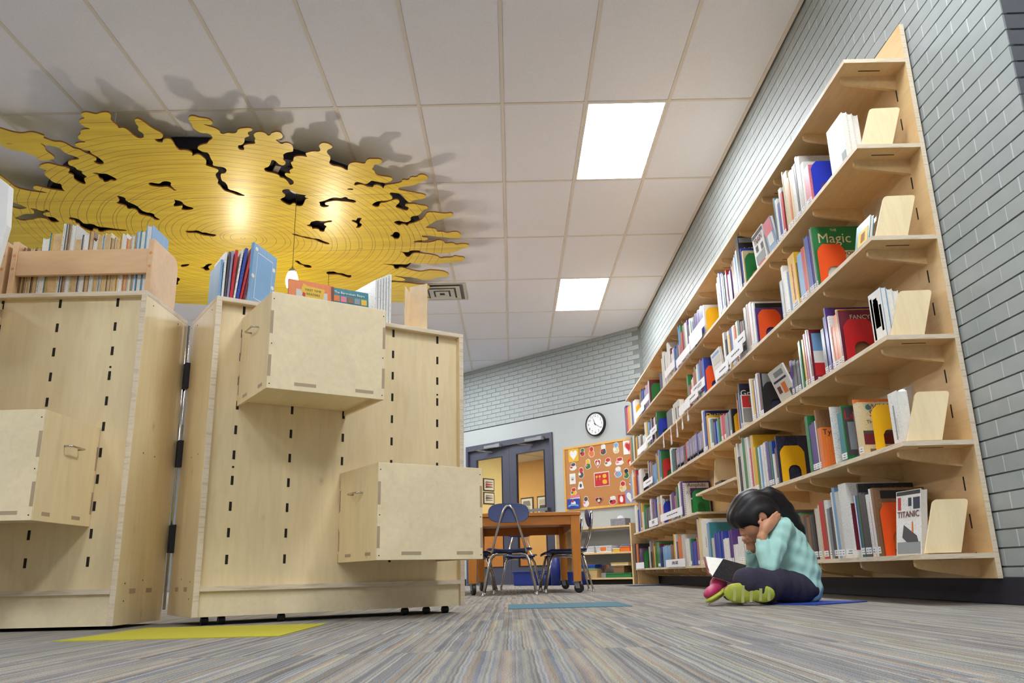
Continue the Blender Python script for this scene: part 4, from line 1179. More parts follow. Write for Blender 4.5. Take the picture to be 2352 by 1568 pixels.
for (a, b) in ((.02, .24), (.16, .02), (.17, .2), (.01, .12), (.172, .12)):
    MB().prism(rounded(a-.011, a+.011, b-.008, b+.008, .007), -.0008, 0, 'y').build('cover_print', paint('W'), o)
# picture books standing in the upper bin
o, w_ = make_book(0, 0, 0, .012, .48, 'O', 'orange picture book with a yellow ticket on its cover in the upper bin', 'books in the upper bin', depth=.19, spine_label=False)
o.matrix_world = Matrix.Translation(mloc(.238, -.195, .83)) @ Matrix.Rotation(MA, 4, 'Z') @ Matrix.Rotation(math.radians(-7), 4, 'X')
face_rect(o, .03, .16, .3, .44, 'w', -.0004)
MB().prism([(.06, .41), (.14, .405), (.15, .455), (.075, .46), (.06, .47), (.05, .44)], -.0016, 0, 'y').build('cover_print', paint('Y'), o)
face_text(o, 'FIRST TIME', .014, .1, .442, 'G', y=-.002)
face_text(o, 'READERS', .014, .1, .424, 'G', y=-.002)
MB().prism([(.055, .415), (.066, .41), (.068, .425), (.058, .43)], -.0022, 0, 'y').build('cover_print', paint('R'), o)
o, w_ = make_book(0, 0, 0, .012, .475, 'T', 'teal picture book with a row of small pictures in the upper bin', 'books in the upper bin', depth=.165, spine_label=False)
o.matrix_world = Matrix.Translation(mloc(.414, -.195, .83)) @ Matrix.Rotation(MA, 4, 'Z') @ Matrix.Rotation(math.radians(-7), 4, 'X')
face_text(o, 'The Berenstain Bears', .0155, .08, .455, 'W', y=-.002)
for k in range(5):
    face_rect(o, .012+k*.03, .036+k*.03, .415, .44, 'OrtgY'[k], -.001)
# clear cover sheet slanting behind both
e = empty('plastic_sleeve', mloc(.33, -.15, .85), MA, 'clear plastic sleeve standing behind the picture books in the upper bin', 'sleeve')
o = MB().box(0, .22, 0, .002, 0, .46).build('sheet', 'acrylic', e)
o.rotation_euler = (math.radians(-6), math.radians(5), 0)
# white booklets and an open board book at the right
s = .685
for k in range(6):
    h = .20+.008*k
    o, w_ = make_book(0, 0, 0, .011, h, 'W', 'white thin booklet on the cabinet top, %s from the left of six' % ordinal(k+1), 'white booklets on the cabinet top', depth=.2, spine_label=False)
    o.matrix_world = Matrix.Translation(mloc(s+.011, .03, CT+.001)) @ Matrix.Rotation(MA+math.radians(96), 4, 'Z')
    s += .0135
MB().box(.05, .15, -.0012, 0, .07, .075).box(.08, .14, -.0012, 0, .12, .125).box(.05, .12, -.0012, 0, .05, .054).build('cover_print', paint('p'), o)
e = empty('open_board_book', mloc(.90, .12, CT), MA, 'open cream board book standing upright at the right end of the cabinet top', 'book')
a = MB().box(-.088, 0, 0, .003, 0, .205).build('cover', 'page_tan', e)
a.rotation_euler = (0, 0, math.radians(50))
MB().box(-.088, 0, -.0012, .0, .001, .204).build('page', 'page_cream', a)
b = MB().box(0, .1, 0, .003, 0, .232).build('cover', 'page_tan', e)
b.rotation_euler = (0, 0, math.radians(-62))
MB().box(.0, .099, -.0012, 0, .001, .231).build('page', 'page_cream', b)

# ================================================================== RING PANEL UNDER THE CEILING
CLOUD_EDGE="-3.768,5.277 -3.707,5.196 -3.647,5.168 -3.591,5.165 -3.562,5.197 -3.523,5.230 -3.476,5.242 -3.411,5.224 -3.375,5.236 -3.350,5.268 -3.335,5.280 -3.364,5.305 -3.341,5.332 -3.315,5.366 -3.272,5.367 -3.248,5.385 -3.233,5.429 -3.223,5.468 -3.187,5.481 -3.174,5.532 -3.149,5.562 -3.124,5.615 -3.149,5.661 -3.175,5.660 -3.169,5.708 -3.141,5.721 -3.107,5.705 -3.101,5.663 -3.107,5.604 -3.135,5.534 -3.115,5.507 -3.154,5.494 -3.176,5.470 -3.195,5.431 -3.181,5.404 -3.143,5.384 -3.082,5.384 -3.108,5.358 -3.118,5.326 -3.102,5.294 -3.065,5.264 -3.050,5.224 -3.019,5.204 -2.958,5.202 -2.988,5.175 -2.999,5.134 -2.997,5.104 -2.977,5.076 -2.929,5.058 -2.940,5.028 -2.933,5.005 -2.908,4.987 -2.881,4.983 -2.849,5.003 -2.827,5.012 -2.786,4.991 -2.743,4.988 -2.732,5.008 -2.740,5.041 -2.763,5.074 -2.764,5.109 -2.752,5.169 -2.764,5.199 -2.728,5.191 -2.710,5.212 -2.704,5.259 -2.699,5.306 -2.682,5.344 -2.649,5.340 -2.630,5.314 -2.620,5.272 -2.636,5.241 -2.630,5.210 -2.611,5.185 -2.613,5.130 -2.599,5.091 -2.579,5.077 -2.563,5.087 -2.547,5.123 -2.536,5.173 -2.522,5.214 -2.496,5.257 -2.485,5.289 -2.493,5.320 -2.514,5.351 -2.540,5.361 -2.575,5.354 -2.572,5.397 -2.549,5.409 -2.532,5.410 -2.517,5.372 -2.486,5.350 -2.456,5.359 -2.454,5.408 -2.463,5.473 -2.457,5.530 -2.416,5.526 -2.384,5.544 -2.374,5.579 -2.397,5.624 -2.363,5.597 -2.333,5.592 -2.320,5.633 -2.310,5.687 -2.332,5.746 -2.346,5.769 -2.310,5.802 -2.278,5.828 -2.273,5.865 -2.320,5.914 -2.334,5.971 -2.331,6.023 -2.361,6.074 -2.351,6.115 -2.353,6.204 -2.326,6.233 -2.287,6.270 -2.261,6.306 -2.200,6.314 -2.229,6.266 -2.259,6.222 -2.309,6.185 -2.290,6.118 -2.291,6.058 -2.309,6.031 -2.294,5.960 -2.274,5.910 -2.239,5.905 -2.212,5.868 -2.206,5.825 -2.227,5.799 -2.260,5.792 -2.294,5.772 -2.270,5.730 -2.268,5.665 -2.252,5.573 -2.293,5.559 -2.315,5.513 -2.297,5.480 -2.260,5.454 -2.212,5.440 -2.193,5.408 -2.152,5.372 -2.140,5.345 -2.149,5.303 -2.172,5.291 -2.205,5.290 -2.227,5.247 -2.237,5.216 -2.223,5.166 -2.229,5.125 -2.220,5.086 -2.193,5.058 -2.164,5.064 -2.140,5.085 -2.096,5.096 -2.076,5.112 -2.070,5.142 -2.076,5.167 -2.102,5.186 -2.148,5.164 -2.126,5.192 -2.087,5.220 -2.072,5.238 -2.060,5.264 -2.067,5.295 -2.049,5.312 -2.015,5.292 -1.975,5.305 -1.947,5.295 -1.924,5.249 -1.887,5.235 -1.832,5.232 -1.817,5.254 -1.829,5.274 -1.863,5.288 -1.873,5.319 -1.866,5.341 -1.887,5.356 -1.912,5.366 -1.934,5.435 -1.968,5.472 -1.991,5.471 -2.007,5.504 -2.007,5.538 -1.976,5.550 -1.964,5.528 -1.961,5.484 -1.926,5.463 -1.875,5.460 -1.855,5.449 -1.854,5.411 -1.834,5.380 -1.839,5.353 -1.828,5.316 -1.801,5.291 -1.763,5.292 -1.741,5.309 -1.735,5.346 -1.717,5.342 -1.698,5.311 -1.684,5.306 -1.659,5.294 -1.634,5.303 -1.624,5.335 -1.631,5.372 -1.660,5.398 -1.698,5.405 -1.683,5.441 -1.670,5.474 -1.642,5.453 -1.614,5.455 -1.593,5.483 -1.594,5.522 -1.610,5.584 -1.626,5.587 -1.670,5.599 -1.702,5.632 -1.708,5.678 -1.722,5.707 -1.710,5.738 -1.719,5.774 -1.748,5.803 -1.772,5.784 -1.782,5.735 -1.794,5.704 -1.815,5.715 -1.832,5.757 -1.864,5.816 -1.912,5.839 -1.911,5.895 -1.863,5.916 -1.820,5.956 -1.825,5.995 -1.792,6.009 -1.777,6.089 -1.783,6.136 -1.747,6.117 -1.732,6.078 -1.741,6.025 -1.771,5.978 -1.775,5.946 -1.756,5.921 -1.718,5.936 -1.723,5.897 -1.706,5.867 -1.677,5.849 -1.676,5.800 -1.675,5.752 -1.648,5.735 -1.634,5.682 -1.611,5.659 -1.563,5.655 -1.522,5.675 -1.526,5.645 -1.525,5.616 -1.498,5.600 -1.454,5.585 -1.417,5.598 -1.395,5.565 -1.399,5.519 -1.386,5.486 -1.359,5.465 -1.326,5.472 -1.300,5.507 -1.298,5.535 -1.315,5.551 -1.341,5.567 -1.360,5.601 -1.353,5.647 -1.345,5.677 -1.359,5.730 -1.381,5.777 -1.361,5.820 -1.317,5.835 -1.291,5.855 -1.274,5.886 -1.256,5.906 -1.247,5.857 -1.231,5.808 -1.205,5.779 -1.163,5.774 -1.125,5.794 -1.096,5.796 -1.083,5.754 -1.060,5.725 -1.020,5.727 -0.973,5.729 -0.956,5.754 -0.965,5.789 -0.991,5.806 -1.029,5.817 -1.040,5.853 -1.064,5.890 -1.045,5.916 -1.047,5.967 -1.023,6.006 -0.970,6.022 -0.925,6.043 -0.920,6.077 -0.948,6.113 -0.980,6.132 -1.023,6.125 -1.057,6.107 -1.097,6.082 -1.117,6.113 -1.153,6.151 -1.191,6.117 -1.225,6.104 -1.243,6.122 -1.256,6.170 -1.211,6.148 -1.176,6.158 -1.152,6.191 -1.103,6.210 -1.093,6.170 -1.066,6.163 -1.033,6.189 -1.022,6.238 -1.007,6.190 -0.985,6.167 -0.947,6.160 -0.855,6.133 -0.841,6.078 -0.792,6.096 -0.770,6.035 -0.720,6.045 -0.693,6.000 -0.657,6.002 -0.631,6.034 -0.628,6.073 -0.653,6.103 -0.691,6.117 -0.726,6.163 -0.774,6.193 -0.835,6.206 -0.889,6.220 -0.902,6.260 -0.867,6.278 -0.803,6.307 -0.745,6.334 -0.695,6.362 -0.675,6.389 -0.695,6.431 -0.744,6.454 -0.799,6.469 -0.828,6.511 -0.849,6.493 -0.865,6.440 -0.874,6.388 -0.884,6.353 -0.911,6.326 -0.940,6.317 -0.976,6.306 -0.986,6.348 -0.967,6.400 -0.981,6.443 -1.038,6.466 -1.084,6.464 -1.134,6.487 -1.175,6.547 -1.142,6.585 -1.110,6.578 -1.095,6.507 -1.043,6.501 -0.992,6.465 -0.942,6.439 -0.919,6.468 -0.924,6.507 -0.958,6.558 -0.972,6.603 -0.937,6.632 -0.894,6.671 -0.866,6.663 -0.855,6.609 -0.883,6.580 -0.878,6.544 -0.839,6.537 -0.784,6.540 -0.756,6.568 -0.711,6.580 -0.678,6.608 -0.695,6.653 -0.727,6.661 -0.748,6.706 -0.774,6.761 -0.805,6.787 -0.837,6.786 -0.869,6.822 -0.863,6.871 -0.911,6.927 -0.956,6.899 -0.986,6.878 -1.036,6.911 -1.014,6.961 -0.985,6.993 -0.964,6.958 -0.933,6.969 -0.917,7.006 -0.899,6.961 -0.847,6.940 -0.793,6.894 -0.760,6.857 -0.718,6.764 -0.701,6.718 -0.645,6.717 -0.592,6.742 -0.536,6.754 -0.487,6.738 -0.470,6.776 -0.485,6.823 -0.543,6.839 -0.587,6.876 -0.637,6.893 -0.694,6.968 -0.741,7.026 -0.752,7.056 -0.687,7.069 -0.655,7.092 -0.653,7.154 -0.610,7.146 -0.563,7.190 -0.510,7.162 -0.459,7.164 -0.430,7.229 -0.434,7.293 -0.478,7.323 -0.546,7.300 -0.596,7.284 -0.663,7.270 -0.721,7.245 -0.778,7.227 -0.814,7.240 -0.800,7.273 -0.750,7.282 -0.755,7.329 -0.792,7.356 -0.843,7.346 -0.897,7.365 -0.909,7.397 -0.848,7.396 -0.780,7.411 -0.708,7.387 -0.661,7.345 -0.604,7.382 -0.604,7.441 -0.520,7.424 -0.498,7.477 -0.435,7.458 -0.383,7.472 -0.363,7.496 -0.388,7.551 -0.443,7.582 -0.500,7.649 -0.584,7.691 -0.666,7.698 -0.745,7.682 -0.813,7.642 -0.871,7.604 -0.924,7.596 -0.960,7.599 -0.983,7.639 -1.036,7.636 -1.076,7.604 -1.049,7.636 -1.034,7.688 -1.025,7.761 -0.999,7.774 -0.976,7.735 -0.952,7.681 -0.914,7.660 -0.836,7.688 -0.758,7.717 -0.707,7.756 -0.677,7.830 -0.639,7.808 -0.566,7.812 -0.526,7.766 -0.492,7.792 -0.438,7.808 -0.427,7.857 -0.464,7.930 -0.539,7.950 -0.604,7.946 -0.680,7.967 -0.774,7.986 -0.856,7.969 -0.956,7.950 -0.999,7.922 -1.043,7.978 -1.098,7.967 -1.180,7.962 -1.311,7.936 -1.237,7.971 -1.186,7.999 -1.189,8.090 -1.153,8.105 -1.126,8.042 -1.075,8.084 -1.033,8.125 -0.982,8.168 -0.909,8.199 -0.838,8.151 -0.744,8.170 -0.671,8.201 -0.625,8.284 -0.646,8.365 -0.734,8.373 -0.827,8.437 -0.918,8.459 -0.997,8.384 -1.070,8.346 -1.146,8.336 -1.200,8.302 -1.229,8.309 -1.150,8.363 -1.108,8.419 -1.145,8.475 -1.239,8.447 -1.311,8.406 -1.369,8.402 -1.423,8.497 -1.547,8.532 -1.473,8.557 -1.348,8.516 -1.246,8.492 -1.131,8.522 -1.075,8.543 -1.001,8.588 -0.912,8.594 -0.868,8.649 -0.888,8.752 -0.943,8.793 -1.080,8.878 -0.853,9.141 -1.223,9.211 -1.571,9.123 -1.400,9.363 -1.683,9.477 -1.971,9.322 -2.266,9.469 -2.554,9.347 -2.806,9.499 -3.057,9.277 -3.293,9.361 -3.481,9.149 -3.664,9.088 -3.856,9.058 -3.955,8.925 -4.212,8.939 -4.360,8.715 -4.618,8.638 -4.767,8.455 -4.961,8.372 -4.988,8.166 -5.093,8.028 -4.901,7.851 -4.970,7.664 -4.809,7.500 -4.889,7.382 -4.674,7.232 -4.782,7.068 -4.577,6.929 -4.655,6.732 -4.487,6.648 -4.564,6.464 -4.378,6.345 -4.430,6.137 -4.254,6.028 -4.230,5.878 -4.020,5.816 -4.008,5.855 -4.007,5.983 -4.007,6.076 -3.964,6.119 -3.893,6.157 -3.801,6.182 -3.825,6.157 -3.884,6.109 -3.868,6.070 -3.835,6.044 -3.796,6.073 -3.746,6.116 -3.705,6.132 -3.647,6.162 -3.649,6.107 -3.610,6.022 -3.642,6.014 -3.663,5.986 -3.659,5.935 -3.660,5.871 -3.639,5.821 -3.602,5.792 -3.626,5.766 -3.639,5.741 -3.601,5.701 -3.531,5.678 -3.499,5.705 -3.466,5.731 -3.422,5.757 -3.418,5.794 -3.466,5.842 -3.444,5.868 -3.440,5.894 -3.471,5.943 -3.462,5.996 -3.438,6.043 -3.410,6.025 -3.395,5.960 -3.377,5.935 -3.344,5.917 -3.359,5.853 -3.335,5.817 -3.366,5.797 -3.359,5.760 -3.375,5.735 -3.389,5.716 -3.376,5.675 -3.343,5.641 -3.301,5.637 -3.256,5.627 -3.272,5.591 -3.288,5.568 -3.305,5.555 -3.323,5.515 -3.321,5.459 -3.358,5.424 -3.407,5.411 -3.429,5.372 -3.418,5.432 -3.443,5.487 -3.435,5.544 -3.431,5.590 -3.455,5.624 -3.506,5.634 -3.558,5.643 -3.574,5.631 -3.566,5.596 -3.579,5.549 -3.601,5.537 -3.604,5.502 -3.630,5.490 -3.679,5.477 -3.718,5.430 -3.718,5.375 -3.753,5.342"
CLOUD_HOLES=["-3.284,5.857 -3.237,5.846 -3.223,5.866 -3.170,5.868 -3.153,5.907 -3.135,5.946 -3.132,5.972 -3.165,5.997 -3.186,5.976 -3.225,6.007 -3.258,6.012 -3.248,5.967 -3.265,5.940 -3.246,5.890 -3.263,5.864",
"-2.916,6.048 -2.882,6.034 -2.853,6.051 -2.825,6.059 -2.784,6.017 -2.742,6.019 -2.724,6.044 -2.754,6.096 -2.747,6.123 -2.747,6.171 -2.729,6.179 -2.760,6.188 -2.767,6.143 -2.790,6.108 -2.844,6.119 -2.899,6.102 -2.921,6.081",
"-2.831,6.350 -2.806,6.366 -2.773,6.396 -2.783,6.440 -2.765,6.493 -2.732,6.510 -2.727,6.540 -2.765,6.561 -2.819,6.566 -2.843,6.542 -2.812,6.506 -2.801,6.469 -2.839,6.482 -2.880,6.487 -2.875,6.458 -2.832,6.401",
"-3.269,6.251 -3.212,6.293 -3.242,6.358 -3.185,6.456 -3.191,6.511 -3.180,6.582 -3.108,6.615 -3.132,6.686 -3.101,6.747 -3.156,6.759 -3.162,6.685 -3.210,6.653 -3.246,6.622 -3.227,6.552 -3.244,6.509 -3.298,6.520 -3.278,6.451 -3.347,6.393 -3.288,6.356 -3.275,6.290",
"-3.879,6.653 -3.842,6.671 -3.815,6.696 -3.817,6.753 -3.821,6.801 -3.740,6.802 -3.727,6.872 -3.641,6.894 -3.582,6.927 -3.503,6.952 -3.514,6.977 -3.599,6.964 -3.682,6.951 -3.750,6.990 -3.775,6.971 -3.755,6.930 -3.794,6.911 -3.823,6.969 -3.855,6.950 -3.887,6.864 -3.861,6.799 -3.885,6.781 -3.863,6.726 -3.903,6.700",
"-4.119,6.456 -4.073,6.466 -4.066,6.489 -4.045,6.521 -4.011,6.507 -3.986,6.486 -3.981,6.547 -4.019,6.545 -4.063,6.566 -4.071,6.604 -4.049,6.637 -4.008,6.647 -4.009,6.710 -4.007,6.742 -4.041,6.757 -4.087,6.754 -4.085,6.690 -4.120,6.657 -4.163,6.662 -4.220,6.691 -4.245,6.690 -4.324,6.710 -4.359,6.644 -4.302,6.615 -4.214,6.566 -4.168,6.576 -4.133,6.562 -4.106,6.502",
"-4.263,6.404 -4.198,6.306 -4.180,6.350 -4.155,6.395 -4.124,6.453 -4.201,6.475 -4.239,6.450",
"-1.873,6.227 -1.838,6.202 -1.802,6.210 -1.780,6.246 -1.761,6.296 -1.704,6.320 -1.688,6.321 -1.711,6.348 -1.710,6.370 -1.681,6.386 -1.717,6.398 -1.742,6.463 -1.780,6.536 -1.816,6.534 -1.831,6.518 -1.822,6.481 -1.846,6.473 -1.880,6.516 -1.912,6.477 -1.937,6.402 -1.916,6.374 -1.877,6.347 -1.865,6.305 -1.878,6.269",
"-1.619,6.462 -1.566,6.442 -1.503,6.394 -1.461,6.375 -1.408,6.399 -1.376,6.372 -1.356,6.380 -1.353,6.416 -1.305,6.433 -1.289,6.471 -1.316,6.492 -1.369,6.467 -1.413,6.457 -1.474,6.440 -1.530,6.459 -1.567,6.479 -1.575,6.516 -1.540,6.533 -1.559,6.562 -1.607,6.567 -1.624,6.529 -1.612,6.492",
"-1.328,6.226 -1.301,6.214 -1.271,6.222 -1.279,6.249 -1.319,6.240",
"-1.840,6.930 -1.804,6.924 -1.784,6.867 -1.722,6.837 -1.667,6.865 -1.585,6.836 -1.587,6.877 -1.652,6.890 -1.681,6.930 -1.656,6.974 -1.686,7.015 -1.712,7.100 -1.750,7.080 -1.747,7.037 -1.778,7.018 -1.808,7.025 -1.798,6.983 -1.821,6.965",
"-1.416,6.862 -1.388,6.839 -1.365,6.864 -1.346,6.800 -1.299,6.803 -1.331,6.866 -1.347,6.915 -1.324,6.941 -1.360,7.024 -1.405,7.021 -1.370,6.964 -1.374,6.913",
"-1.113,7.213 -1.076,7.193 -1.059,7.132 -1.017,7.134 -1.010,7.208 -1.036,7.303 -1.078,7.300 -1.088,7.246",
"-2.986,6.996 -2.927,7.009 -2.860,6.994 -2.844,7.051 -2.812,7.047 -2.779,7.083 -2.722,7.105 -2.765,7.151 -2.805,7.135 -2.860,7.117 -2.888,7.068 -2.920,7.052 -2.981,7.053",
"-2.030,7.115 -1.987,7.127 -1.953,7.177 -1.897,7.199 -1.852,7.241 -1.801,7.254 -1.773,7.305 -1.710,7.379 -1.747,7.401 -1.805,7.343 -1.844,7.271 -1.909,7.248 -1.945,7.206 -1.999,7.174",
"-2.177,7.801 -2.134,7.799 -2.128,7.872 -2.098,7.920 -2.049,7.927 -2.035,7.993 -2.071,8.019 -2.114,7.988 -2.117,7.930 -2.153,7.905 -2.163,7.847",
"-1.930,8.155 -1.877,8.110 -1.830,8.137 -1.812,8.175 -1.755,8.191 -1.715,8.255 -1.669,8.246 -1.705,8.343 -1.757,8.290 -1.805,8.225 -1.883,8.220 -1.926,8.217",
"-3.352,7.843 -3.307,7.834 -3.253,7.826 -3.291,7.881 -3.341,7.901 -3.377,7.906",
"-3.193,7.934 -3.147,7.925 -3.082,7.837 -3.020,7.829 -3.053,7.873 -3.102,7.916 -3.110,8.009 -3.169,8.030 -3.164,7.971",
"-3.562,8.212 -3.519,8.202 -3.527,8.277 -3.581,8.337 -3.602,8.413 -3.643,8.437"]

PZ, PC = 3.30, (-2.51, 7.2)
def parse(t):
    return [tuple(float(v) for v in p.split(',')) for p in t.split()]
def chaikin(P, n=1):
    for _ in range(n):
        Q = []
        for i in range(len(P)):
            a, b = P[i], P[(i+1) % len(P)]
            Q += [(a[0]*.75+b[0]*.25, a[1]*.75+b[1]*.25), (a[0]*.25+b[0]*.75, a[1]*.25+b[1]*.75)]
        P = Q
    return P
cl = empty('ceiling_ring_panel', (PC[0], PC[1], PZ), 0, 'large yellow wooden ceiling panel with ragged edge, cut-outs and growth rings', 'ceiling panel')
cu = bpy.data.curves.new('ring_panel', 'CURVE')
cu.dimensions = '2D'
cu.fill_mode = 'BOTH'
cu.extrude = .006
for t in [CLOUD_EDGE]+CLOUD_HOLES:
    P = chaikin(parse(t), 1)
    sp = cu.splines.new('POLY')
    sp.points.add(len(P)-1)
    for q, p in zip(sp.points, P):
        q.co = (p[0]-PC[0], p[1]-PC[1], 0, 1)
    sp.use_cyclic_u = True
tmp = bpy.data.objects.new('ring_panel', cu)
COL.objects.link(tmp)
me = bpy.data.meshes.new_from_object(tmp.evaluated_get(bpy.context.evaluated_depsgraph_get()))
bpy.data.objects.remove(tmp, do_unlink=True)
me.materials.clear()
me.materials.append(MATS['yellow_ring_veneer'])
plain('panel_edge', (150, 92, 44), .6)
me.materials.append(MATS['panel_edge'])
for p in me.polygons:
    p.material_index = 0 if abs(p.normal.z) > .5 else 1
    p.use_smooth = False
link('panel', me, cl)
MB().lathe([(0, .048), (1.70, .048), (1.70, .15), (0, .15)], 48).build('drum', 'drum_navy', cl, (-.01, .1, 0))
for (x, y, a) in ((-1.0, -.75, 62), (.78, -.55, 62), (.55, -1.05, 62), (1.25, .2, -50), (-1.2, .2, 55), (1.1, -.7, -48)):
    o = MB().box(-.35, .35, -.022, .022, .012, .04).build('support_bar', 'bar_grey', cl, (x, y, 0))
    o.rotation_euler = (0, 0, math.radians(180-a))
for (x, y) in ((-1.55, -1.95), (-.31, -1.95), (.3, -1.5), (1.6, .9), (-1.7, 1.2)):
    MB().tube([(x, y, .006), (x, y, .153)], .004, 6).box(x-.012, x+.012, y-.012, y+.012, .006, .012).build('hanger', 'white_paint', cl)

# ---- pendant lamps hanging through the cut-outs
def pendant(x, y, zb, label):
    e = empty('pendant_lamp', (x, y, zb), 0, label, 'pendant lamp', 'pendant lamps under the ring panel')
    top = PZ+.046-zb
    sh = [(0, 0), (.022, .002), (.038, .014), (.047, .04), (.05, .07), (.047, .1), (.038, .13), (.028, .15)]
    MB().lathe(sh, 20).build('shade', 'pendant_glow', e, smooth=True)
    MB().lathe([(.03, .145), (.034, .15), (.03, .165), (.018, .178), (.008, .186), (.004, .2), (0, .2)], 16).build('cap', 'aluminium', e, smooth=True)
    MB().tube([(0, 0, .19), (0, 0, top)], .0025, 6).build('cord', 'steel_dark', e)
    MB().lathe([(0, top-.016), (.05, top-.014), (.062, top-.004), (.062, top)], 20).build('canopy', 'white_paint', e)
pendant(-1.774, 6.324, 2.45, 'glowing egg shaped pendant lamp on a thin cord above the bin of books')
pendant(-1.905, 8.19, 2.42, 'pendant lamp whose cord shows behind the picture books in the bin')
pendant(-2.92, 8.2, 2.42, 'pendant lamp hidden behind the blue picture book on the cabinet')

# ---- stepped air diffuser in the ceiling
e = empty('ceiling_vent', (-.785, 9.31, ZC), 0, 'stepped metal air vent in the ceiling beside the yellow panel', 'air vent')
for k, (a, b, z) in enumerate(((.29, .30, -.004), (.22, .23, -.014), (.15, .16, -.022), (.08, .09, -.028))):
    m = MB()
    t = .05 if k else .03
    for (u0, u1, v0, v1) in ((-a, a, -b, -b+t), (-a, a, b-t, b), (-a, -a+t, -b+t, b-t), (a-t, a, -b+t, b-t)):
        m.box(u0, u1, v0, v1, z, z+.004)
    m.build('louvre_ring', 'vent_metal', e)
MB().box(-.285, .285, -.295, .295, -.0005, .002).build('throat', 'bar_grey', e)

# ================================================================== END WALL: CLOCK AND PIN BOARD
def wpt(x, y, z):
    c, s = math.cos(FWA), math.sin(FWA)
    return (FWP[0]+c*x-s*y, FWP[1]+s*x+c*y, z)
ck = empty('wall_clock', wpt(-.87, 0, 2.185), FWA, 'round black rimmed wall clock with white face above the pin board', 'clock')
MB().lathe([(.152, -.035), (.160, -.045), (.170, -.04), (.174, -.02), (.174, 0), (0, 0)], 48, axis='y').build('rim', 'black_plastic', ck, smooth=True)
MB().lathe([(0, -.028), (.156, -.028), (.156, -.02)], 48, axis='y').build('dial', 'clock_face', ck)
for k in range(1, 13):
    a = math.radians(30*k)
    text(str(k), .05, 'steel_dark', ck, (.118*math.sin(a), -.0288, .118*math.cos(a)-.001), (math.pi/2, 0, 0), .0003, 'numeral')
def hand(a, l, w_, name, y):
    a = math.radians(a)
    o = MB().prism([(-w_, -.02), (w_, -.02), (w_*.5, l), (-w_*.5, l)], y-.001, y, 'y').build(name, 'black_plastic', ck)
    o.rotation_euler = (0, a, 0)
hand(340, .085, .005, 'hour_hand', -.031)
hand(122, .125, .0035, 'minute_hand', -.033)
MB().lathe([(0, -.036), (.007, -.036), (.007, -.028)], 12, axis='y').build('hub', 'black_plastic', ck)

pb = empty('pin_board', wpt(-.855, 0, 1.46), FWA, 'cork pin board in an oak frame full of valentine cards', 'pin board')
MB().box(-.61, .61, -.018, 0, -.43, .43).build('cork', 'cork', pb)
for (x0, x1, z0, z1) in ((-.64, .64, .425, .455), (-.64, .64, -.455, -.425), (-.64, -.61, -.425, .425), (.61, .64, -.425, .425)):
    MB().box(x0, x1, -.028, 0, z0, z1).build('frame_rail', 'frame_oak', pb, bevel=.003)
CORK = """yellow card with a white heart|1.320|1.791|0.189|0.192|card|Y W
gnome figure in red cap|1.152|1.812|0.093|0.119|fig|R G K
orange puppy holding a red heart|0.988|1.801|0.101|0.149|fig|O R O
grey cat with red heart|0.777|1.807|0.108|0.147|fig|k W R
pale child figure in blue|0.552|1.803|0.105|0.153|fig|C b W
white card with a pink heart|0.333|1.792|0.187|0.196|card|W r
white dog running|1.340|1.629|0.126|0.111|fig|W k R
yellow corn figure on green|1.065|1.632|0.112|0.141|fig|G Y r
red heart with white border|0.883|1.624|0.114|0.132|heart|W R
white kitten on red base|0.707|1.624|0.122|0.115|fig|W R t
pair of red and white hearts|0.508|1.614|0.142|0.106|fig|W R r
orange fox on red heart|0.322|1.571|0.116|0.142|heart|O R
white paper with a drawn face|1.355|1.455|0.110|0.150|card|W k
red flower above grey kitten|1.195|1.523|0.103|0.149|fig|k R W
red card with gold figures|0.828|1.401|0.265|0.199|red|R Y
white lamb with pink bow|0.542|1.469|0.119|0.143|fig|b W r
green elf with orange bag|0.407|1.437|0.103|0.134|fig|G K O
white paper with black marks|0.322|1.320|0.083|0.111|fig|W R k
small black and white portrait|1.210|1.347|0.118|0.109|tri|W k
clown with red balloon|0.476|1.270|0.112|0.141|fig|C R Y
yellow and green flower basket|1.349|1.273|0.114|0.110|fig|Y R G
pink card with white band|1.328|1.192|0.186|0.062|card|r W
blue card with white ribbon|1.343|1.100|0.228|0.140|rectb|B W
spotted white dog|1.132|1.115|0.101|0.146|fig|W k r
pink heart shaped bear card|0.897|1.112|0.142|0.106|heart|r K
row of white mice on red strip|0.659|1.098|0.129|0.112|fig|R W K
white poodle on a red card|0.507|1.101|0.112|0.118|card|R W
pink card with a white heart|0.352|1.115|0.184|0.191|card|p W
"""
def heart(w_, h, n=20):
    P = []
    for k in range(n):
        t = 2*math.pi*k/n
        P.append((.5*w_*math.sin(t)**3*1.02, h*(.5*(13*math.cos(t)-5*math.cos(2*t)-2*math.cos(3*t)-math.cos(4*t))/14.5+.06)))
    return P[::-1]
def blob(w_, h, seed, n=18):
    r = random.Random(seed)
    P = []
    for k in range(n):
        a = 2*math.pi*k/n
        q = .82+.18*r.random()+(.12 if k % 5 == 2 else 0)
        P.append((w_/2*math.cos(a)*min(1, q), h/2*math.sin(a)*min(1, q+.05)))
    return P
def shift(P, dx, dz):
    return [(x+dx, z+dz) for x, z in P]
